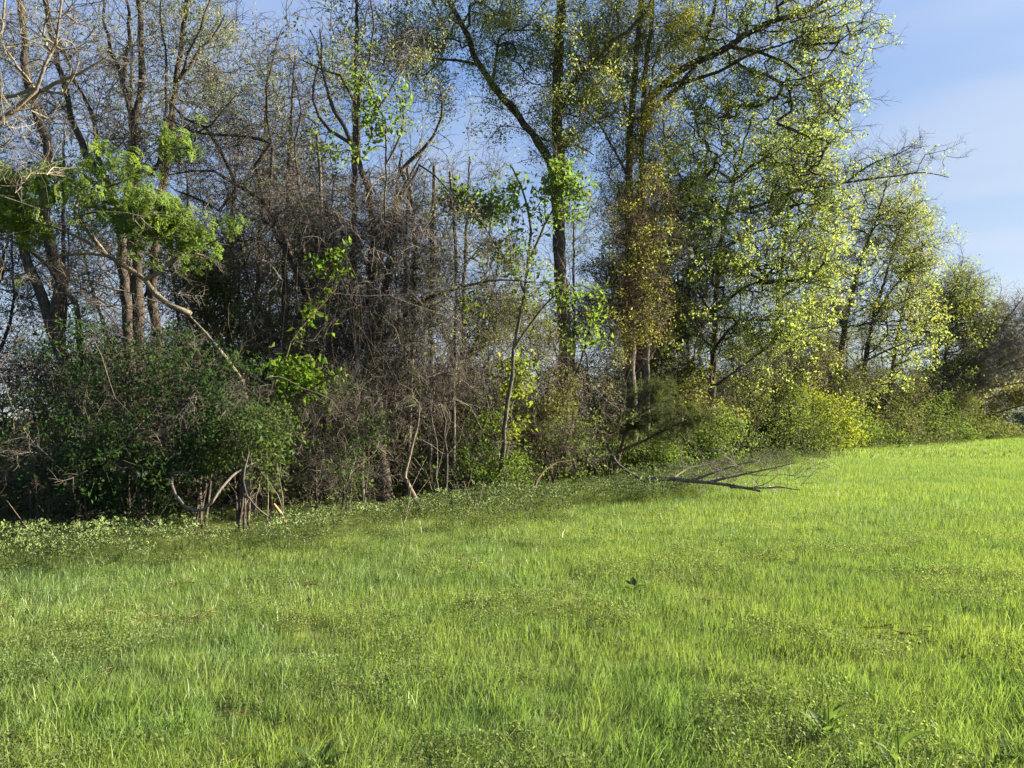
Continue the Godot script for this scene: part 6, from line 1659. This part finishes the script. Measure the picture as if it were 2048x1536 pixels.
	plant("bush", "green bush in the middle of the far hedge foot", "bush", [
		["stem", 0.05, 0.02, [Vector3(27.23, -0.12, -50.07), Vector3(26.61, -0.12, -50.07), Vector3(26.96, 1.48, -50.07)]],
		["stem", 0.05, 0.02, [Vector3(27, -0.12, -49.85), Vector3(27.23, -0.12, -49.85), Vector3(28.38, 1.16, -49.85)]],
		["stem", 0.05, 0.02, [Vector3(26.67, -0.12, -50.18), Vector3(26.45, -0.12, -50.18), Vector3(27.19, 1.48, -50.18)]],
		["stem", 0.05, 0.02, [Vector3(26.39, -0.12, -50.04), Vector3(27.23, -0.12, -50.04), Vector3(27.93, 1.15, -50.04)]],
		["stem", 0.05, 0.02, [Vector3(26.47, -0.12, -50), Vector3(26.74, -0.12, -50), Vector3(26.25, 1.48, -50)]]], [
		[Vector3(26.7, 1.15, -50), Vector3(3.92, 1.59, 2.9), 50, 4.71393, 0.14],
		[Vector3(27.68, 0.82, -50), Vector3(3.62, 1.36, 2.9), 50, 4.71393, 0.14]], {"leaf": "fine", "tint": Color(0.1, 0.15, 0.04), "leaf_size": 0.7, "twig_size": 0.9, "bark": "bark_dark", "twig_tint": Color(0.125, 0.108, 0.094), "tip": 0.0035, "sag": 0.3, "low": true, "loose": 0.3})
	plant("bush", "pale brush bush near the end of the hedge", "bush", [
		["stem", 0.05, 0.02, [Vector3(32.19, -0.12, -54.76), Vector3(31.42, -0.12, -54.76), Vector3(32.35, 1.47, -54.76)]],
		["stem", 0.05, 0.02, [Vector3(32.47, -0.12, -54.73), Vector3(32.54, -0.12, -54.73), Vector3(33.59, 1.11, -54.73)]],
		["stem", 0.05, 0.02, [Vector3(32.11, -0.12, -54.9), Vector3(31.66, -0.12, -54.9), Vector3(31.53, 1.47, -54.9)]],
		["stem", 0.05, 0.02, [Vector3(31.8, -0.12, -54.73), Vector3(32.24, -0.12, -54.73), Vector3(33.92, 1.11, -54.73)]],
		["stem", 0.05, 0.02, [Vector3(31.93, -0.12, -55), Vector3(31.79, -0.12, -55), Vector3(31.52, 1.47, -55)]]], [
		[Vector3(31.92, 1.1, -55), Vector3(4.5, 1.59, 3.04), 50, 3.86201, 0.14],
		[Vector3(33.18, 0.74, -55), Vector3(3.92, 1.17, 2.9), 50, 3.86201, 0.14]], {"leaf": "fine", "tint": Color(0.13, 0.16, 0.055), "leaf_size": 0.7, "twig_size": 0.9, "bark": "bark_dark", "twig_tint": Color(0.125, 0.108, 0.094), "tip": 0.0035, "sag": 0.3, "low": true, "loose": 0.3})
	plant("bush", "last loose bush at the hedge end", "bush", [
		["stem", 0.05, 0.02, [Vector3(38.07, -0.12, -59.94), Vector3(37.96, -0.12, -59.94), Vector3(37.54, 1.13, -59.94)]],
		["stem", 0.05, 0.02, [Vector3(38.33, -0.12, -60.18), Vector3(38.85, -0.12, -60.18), Vector3(39.16, 0.81, -60.18)]],
		["stem", 0.05, 0.02, [Vector3(38.57, -0.12, -59.98), Vector3(37.72, -0.12, -59.98), Vector3(38.01, 1.13, -59.98)]],
		["stem", 0.05, 0.02, [Vector3(38.2, -0.12, -59.83), Vector3(37.92, -0.12, -59.83), Vector3(38.67, 0.82, -59.83)]],
		["stem", 0.05, 0.02, [Vector3(38.75, -0.12, -60.24), Vector3(38.57, -0.12, -60.24), Vector3(37.57, 1.13, -60.24)]]], [
		[Vector3(37.79, 0.74, -60), Vector3(3.48, 0.99, 2.61), 50, 3.40766, 0.14],
		[Vector3(38.78, 0.42, -60), Vector3(2.03, 0.68, 1.74), 50, 3.40766, 0.14]], {"leaf": "fine", "tint": Color(0.14, 0.18, 0.06), "leaf_size": 0.7, "twig_size": 0.9, "bark": "bark_dark", "twig_tint": Color(0.125, 0.108, 0.094), "tip": 0.0035, "sag": 0.3, "low": true, "loose": 0.3})
	plant("juniper", "dark feathery juniper reaching right over the bright bush", "juniper", [
		["trunk", 0.08, 0.014, [Vector3(2.77, -0.12, -20.5), Vector3(2.82, 0.36, -20.5), Vector3(3.07, 1.18, -20.5), Vector3(3.37, 1.85, -20.5), Vector3(3.62, 2.4, -20.5)]],
		["limb", 0.05, 0.012, [Vector3(2.85, 0.71, -20.3), Vector3(3.2, 0.87, -20.3), Vector3(3.64, 1.07, -20.3), Vector3(4.11, 1.31, -20.3), Vector3(4.59, 1.52, -20.3), Vector3(4.95, 1.69, -20.3)]],
		["limb", 0.04, 0.012, [Vector3(3.23, 1.58, -20.5), Vector3(3.75, 1.92, -20.5), Vector3(4.3, 2.13, -20.5)]]], [
		[Vector3(3.6, 2.12, -20.4), Vector3(0.7, 0.4, 0.5), 44, 1.9, 0],
		[Vector3(4.12, 1.72, -20.3), Vector3(0.6, 0.35, 0.45), 40, 2, 0],
		[Vector3(4.36, 1.18, -20.2), Vector3(0.55, 0.3, 0.4), 36, 2, 0],
		[Vector3(4.83, 1.61, -20.2), Vector3(0.35, 0.22, 0.3), 30, 2.8, 0],
		[Vector3(3.27, 1.45, -20.5), Vector3(0.5, 0.35, 0.4), 36, 2.2, 0],
		[Vector3(4.05, 2.4, -20.6), Vector3(0.5, 0.3, 0.4), 30, 2.4, 0]], {"leaf": "cedar", "tint": Color(0.075, 0.1, 0.05), "leaf_size": 0.32, "lift": 0.1, "bark": "bark_brown", "twig_tint": Color(0.125, 0.108, 0.094)})
	plant("bare_sapling", "straight thin bare sapling rising from the white flowers mid hedge", "sapling", [
		["stem", 0.035, 0.02, [Vector3(-1.27, -0.12, -14.2), Vector3(-1.25, 0.57, -14.2), Vector3(-1.23, 0.95, -14.2), Vector3(-1.28, 1.32, -14.2), Vector3(-1.26, 1.6, -14.2)]],
		["stem", 0.02, 0.008, [Vector3(-1.23, 0.9, -14.2), Vector3(-1.02, 1.23, -14.2), Vector3(-0.88, 1.6, -14.2), Vector3(-0.51, 1.98, -14.2)]],
		["stem", 0.018, 0.006, [Vector3(-1.28, 1.51, -14.3), Vector3(-1.37, 1.98, -14.3), Vector3(-1.56, 2.36, -14.3), Vector3(-1.66, 2.93, -14.3)]]], [
		[Vector3(-1.17, 1.98, -14.2), Vector3(0.6, 0.6, 0.4), 16, 0.15, 0.6]], {"twig_tint": Color(0.125, 0.108, 0.094), "bark": "bark_dark", "leaf": "shrub", "tint": Color(0.09, 0.15, 0.05), "leaf_size": 0.22})
	plant("bent_sapling", "pale crooked sapling with a kinked stem leaning over the flowers", "sapling", [
		["stem", 0.045, 0.02, [Vector3(-1.61, -0.12, -13.4), Vector3(-1.63, 0.02, -13.4), Vector3(-1.75, 0.32, -13.4), Vector3(-1.88, 0.59, -13.4), Vector3(-1.89, 0.72, -13.4), Vector3(-1.84, 0.94, -13.4), Vector3(-1.74, 1.21, -13.4), Vector3(-1.67, 1.52, -13.4), Vector3(-1.65, 1.83, -13.4)]],
		["stem", 0.018, 0.006, [Vector3(-1.86, 0.64, -13.3), Vector3(-1.76, 0.54, -13.3), Vector3(-1.81, 0.29, -13.3)]],
		["stem", 0.015, 0.006, [Vector3(-1.84, 0.77, -13.3), Vector3(-2.15, 0.95, -13.3), Vector3(-2.46, 1.17, -13.3), Vector3(-2.68, 1.52, -13.3)]]], [
		[Vector3(-1.73, 2.05, -13.4), Vector3(0.3, 0.3, 0.3), 10, 0.4, 0.3]], {"bark": "bark_pale", "twig_tint": Color(0.2, 0.18, 0.155), "leaf": "shrub", "tint": Color(0.09, 0.15, 0.05), "leaf_size": 0.22})
	plant("understory_tree", "brushy understory tree right of the forked tall tree with thin rusty leaves", "tree", [
		["trunk", 0.05, 0.014, [Vector3(2.27, -0.12, -22.5), Vector3(2.4, 1.58, -22.5), Vector3(2.33, 2.77, -22.5)]],
		["limb", 0.05, 0.014, [Vector3(2.48, -0.12, -22.5), Vector3(2.26, 2.47, -22.5), Vector3(2.04, 4.57, -22.5)]],
		["limb", 0.05, 0.014, [Vector3(2.69, -0.12, -22.5), Vector3(2.62, 0.83, -22.5), Vector3(2.77, 1.28, -22.5)]]], [
		[Vector3(2.33, 2.77, -22.5), Vector3(1.3, 1.2, 1), 75, 1.7, 0.42],
		[Vector3(2.04, 4.57, -22.5), Vector3(1.1, 1, 0.9), 75, 1.7, 0.42],
		[Vector3(2.77, 1.28, -22.5), Vector3(1.2, 0.7, 0.9), 75, 1.7, 0.42]], {"leaf": "fine", "tint": Color(0.14, 0.155, 0.055), "leaf_size": 0.36, "twig": "tangle", "twig_tint": Color(0.12, 0.095, 0.075), "twig_size": 0.8, "low": true, "sag": 0.3, "wiggle": 0.35})
	plant("understory_tree", "brushy understory tree behind the juniper", "tree", [
		["trunk", 0.05, 0.014, [Vector3(5.3, -0.12, -26), Vector3(5.49, 1.74, -26), Vector3(5.46, 3.29, -26)]],
		["limb", 0.05, 0.014, [Vector3(5.54, -0.12, -26), Vector3(5.91, 1.05, -26), Vector3(6.31, 1.91, -26)]],
		["limb", 0.05, 0.014, [Vector3(5.78, -0.12, -26), Vector3(5.15, 2.25, -26), Vector3(4.78, 4.33, -26)]]], [
		[Vector3(5.46, 3.29, -26), Vector3(1.5, 1.2, 1.1), 75, 1.7, 0.42],
		[Vector3(6.31, 1.91, -26), Vector3(1.4, 0.9, 1.1), 75, 1.7, 0.42],
		[Vector3(4.78, 4.33, -26), Vector3(1.2, 1, 1), 75, 1.7, 0.42]], {"leaf": "maple", "tint": Color(0.16, 0.18, 0.055), "leaf_size": 0.36, "twig": "tangle", "twig_tint": Color(0.12, 0.095, 0.075), "twig_size": 0.8, "low": true, "sag": 0.3, "wiggle": 0.35})
	plant("understory_tree", "thin understory tree beneath the yellow green maple", "tree", [
		["trunk", 0.05, 0.014, [Vector3(8.17, -0.12, -28.5), Vector3(8.42, 1.46, -28.5), Vector3(8.44, 2.88, -28.5)]],
		["limb", 0.05, 0.014, [Vector3(8.43, -0.12, -28.5), Vector3(8.9, 2.12, -28.5), Vector3(9.41, 4.21, -28.5)]],
		["limb", 0.05, 0.014, [Vector3(8.7, -0.12, -28.5), Vector3(8.13, 0.71, -28.5), Vector3(7.85, 1.37, -28.5)]]], [
		[Vector3(8.44, 2.88, -28.5), Vector3(1.5, 1, 1.1), 75, 1.7, 0.42],
		[Vector3(9.41, 4.21, -28.5), Vector3(1.4, 1.1, 1.1), 75, 1.7, 0.42],
		[Vector3(7.85, 1.37, -28.5), Vector3(1.4, 0.7, 1), 75, 1.7, 0.42]], {"leaf": "fine", "tint": Color(0.16, 0.19, 0.055), "leaf_size": 0.36, "twig": "tangle", "twig_tint": Color(0.12, 0.095, 0.075), "twig_size": 0.8, "low": true, "sag": 0.3, "wiggle": 0.35})
	plant("understory_tree", "olive understory tree at the hedge face past the maple", "tree", [
		["trunk", 0.05, 0.015, [Vector3(12, -0.12, -34), Vector3(12.3, 1.54, -34), Vector3(12.33, 3.34, -34)]],
		["limb", 0.05, 0.015, [Vector3(12.32, -0.12, -34), Vector3(12.76, 2.21, -34), Vector3(13.26, 4.7, -34)]],
		["limb", 0.05, 0.015, [Vector3(12.63, -0.12, -34), Vector3(12.18, 0.64, -34), Vector3(12.08, 1.54, -34)]]], [
		[Vector3(12.33, 3.34, -34), Vector3(1.8, 1.2, 1.3), 75, 1.7, 0.42],
		[Vector3(13.26, 4.7, -34), Vector3(1.5, 1.2, 1.2), 75, 1.7, 0.42],
		[Vector3(12.08, 1.54, -34), Vector3(1.6, 0.8, 1.1), 75, 1.7, 0.42]], {"leaf": "fine", "tint": Color(0.15, 0.18, 0.055), "leaf_size": 0.6, "twig": "tangle", "twig_tint": Color(0.12, 0.095, 0.075), "twig_size": 1.2, "low": true, "sag": 0.3, "wiggle": 0.35})
	plant("understory_tree", "hazy understory tree before the far twin trunks", "tree", [
		["trunk", 0.05, 0.015, [Vector3(15.98, -0.12, -40), Vector3(16.19, 1.12, -40), Vector3(16.09, 2.84, -40)]],
		["limb", 0.05, 0.015, [Vector3(16.35, -0.12, -40), Vector3(16.99, 1.52, -40), Vector3(17.7, 3.64, -40)]]], [
		[Vector3(16.09, 2.84, -40), Vector3(2, 1.3, 1.4), 75, 1.7, 0.42],
		[Vector3(17.7, 3.64, -40), Vector3(1.7, 1.3, 1.4), 75, 1.7, 0.42]], {"leaf": "fine", "tint": Color(0.13, 0.16, 0.05), "leaf_size": 0.6, "twig": "tangle", "twig_tint": Color(0.12, 0.095, 0.075), "twig_size": 1.2, "low": true, "sag": 0.3, "wiggle": 0.35})
	plant("understory_tree", "dense understory tree in the middle of the receding hedge", "tree", [
		["trunk", 0.05, 0.015, [Vector3(21.89, -0.12, -47), Vector3(22.29, 0.87, -47), Vector3(22.33, 2.74, -47)]],
		["limb", 0.05, 0.015, [Vector3(22.33, -0.12, -47), Vector3(23.23, 1.18, -47), Vector3(24.21, 3.36, -47)]]], [
		[Vector3(22.33, 2.74, -47), Vector3(2.2, 1.4, 1.6), 75, 1.7, 0.42],
		[Vector3(24.21, 3.36, -47), Vector3(2.2, 1.4, 1.6), 75, 1.7, 0.42]], {"leaf": "fine", "tint": Color(0.13, 0.16, 0.05), "leaf_size": 0.6, "twig": "tangle", "twig_tint": Color(0.12, 0.095, 0.075), "twig_size": 1.2, "low": true, "sag": 0.3, "wiggle": 0.35})
	plant("understory_tree", "dense understory tree near the bare fan tree trunk", "tree", [
		["trunk", 0.05, 0.015, [Vector3(28.55, -0.12, -53), Vector3(28.99, 0.42, -53), Vector3(29.03, 2.18, -53)]],
		["limb", 0.05, 0.015, [Vector3(29.04, -0.12, -53), Vector3(29.87, 0.6, -53), Vector3(30.79, 2.53, -53)]]], [
		[Vector3(29.03, 2.18, -53), Vector3(2.4, 1.3, 1.6), 75, 1.7, 0.42],
		[Vector3(30.79, 2.53, -53), Vector3(2.2, 1.2, 1.6), 75, 1.7, 0.42]], {"leaf": "fine", "tint": Color(0.12, 0.15, 0.05), "leaf_size": 0.6, "twig": "tangle", "twig_tint": Color(0.12, 0.095, 0.075), "twig_size": 1.2, "low": true, "sag": 0.3, "wiggle": 0.35})
	plant("understory_tree", "bare brown understory tree left of the mid hedge sapling", "tree", [
		["trunk", 0.05, 0.014, [Vector3(-1.02, -0.12, -17.5), Vector3(-0.92, 1.94, -17.5), Vector3(-0.98, 3.22, -17.5)]],
		["limb", 0.05, 0.014, [Vector3(-0.86, -0.12, -17.5), Vector3(-1.15, 1.36, -17.5), Vector3(-1.44, 2.06, -17.5)]],
		["limb", 0.05, 0.014, [Vector3(-0.7, -0.12, -17.5), Vector3(-0.57, 2.29, -17.5), Vector3(-0.28, 3.92, -17.5)]]], [
		[Vector3(-0.98, 3.22, -17.5), Vector3(1.2, 1.1, 0.9), 75, 1.7, 0.42],
		[Vector3(-1.44, 2.06, -17.5), Vector3(1, 0.9, 0.8), 75, 1.7, 0.42],
		[Vector3(-0.28, 3.92, -17.5), Vector3(1, 0.9, 0.8), 75, 1.7, 0.42]], {"leaf": "fine", "tint": Color(0.13, 0.15, 0.055), "leaf_size": 0.36, "twig": "tangle", "twig_tint": Color(0.12, 0.095, 0.075), "twig_size": 0.8, "low": true, "sag": 0.3, "wiggle": 0.35})
	plant("understory_tree", "small understory tree right of the mid hedge sapling", "tree", [
		["trunk", 0.05, 0.014, [Vector3(0.59, -0.12, -19), Vector3(0.8, 1.71, -19), Vector3(0.83, 2.85, -19)]],
		["limb", 0.05, 0.014, [Vector3(0.77, -0.12, -19), Vector3(0.86, 1.08, -19), Vector3(0.96, 1.59, -19)]],
		["limb", 0.05, 0.014, [Vector3(0.95, -0.12, -19), Vector3(0.61, 2.28, -19), Vector3(0.46, 3.99, -19)]]], [
		[Vector3(0.83, 2.85, -19), Vector3(0.9, 1, 0.8), 75, 1.7, 0.42],
		[Vector3(0.96, 1.59, -19), Vector3(0.9, 0.7, 0.7), 75, 1.7, 0.42],
		[Vector3(0.46, 3.99, -19), Vector3(0.8, 0.8, 0.7), 75, 1.7, 0.42]], {"leaf": "fine", "tint": Color(0.15, 0.17, 0.055), "leaf_size": 0.36, "twig": "tangle", "twig_tint": Color(0.12, 0.095, 0.075), "twig_size": 0.8, "low": true, "sag": 0.3, "wiggle": 0.35})
	plant("understory_tree", "twiggy understory tree behind the left bushes", "tree", [
		["trunk", 0.05, 0.014, [Vector3(-5.5, -0.12, -14.6), Vector3(-5.42, 2.18, -14.6), Vector3(-5.49, 3.55, -14.6)]],
		["limb", 0.05, 0.014, [Vector3(-5.37, -0.12, -14.6), Vector3(-5.03, 1.89, -14.6), Vector3(-4.7, 2.96, -14.6)]],
		["limb", 0.05, 0.014, [Vector3(-5.23, -0.12, -14.6), Vector3(-5.72, 2.57, -14.6), Vector3(-6.09, 4.33, -14.6)]]], [
		[Vector3(-5.49, 3.55, -14.6), Vector3(1.1, 0.9, 0.8), 75, 1.7, 0.42],
		[Vector3(-4.7, 2.96, -14.6), Vector3(0.9, 0.9, 0.8), 75, 1.7, 0.42],
		[Vector3(-6.09, 4.33, -14.6), Vector3(0.9, 0.8, 0.7), 75, 1.7, 0.42]], {"leaf": "fine", "tint": Color(0.1, 0.13, 0.05), "leaf_size": 0.36, "twig": "tangle", "twig_tint": Color(0.12, 0.095, 0.075), "twig_size": 0.8, "low": true, "sag": 0.3, "wiggle": 0.35})
	make_vines()
	make_fallen()
	name_alike()
	make_undergrowth()
	make_edge_weeds()
	make_broadleaf()
	make_grass()
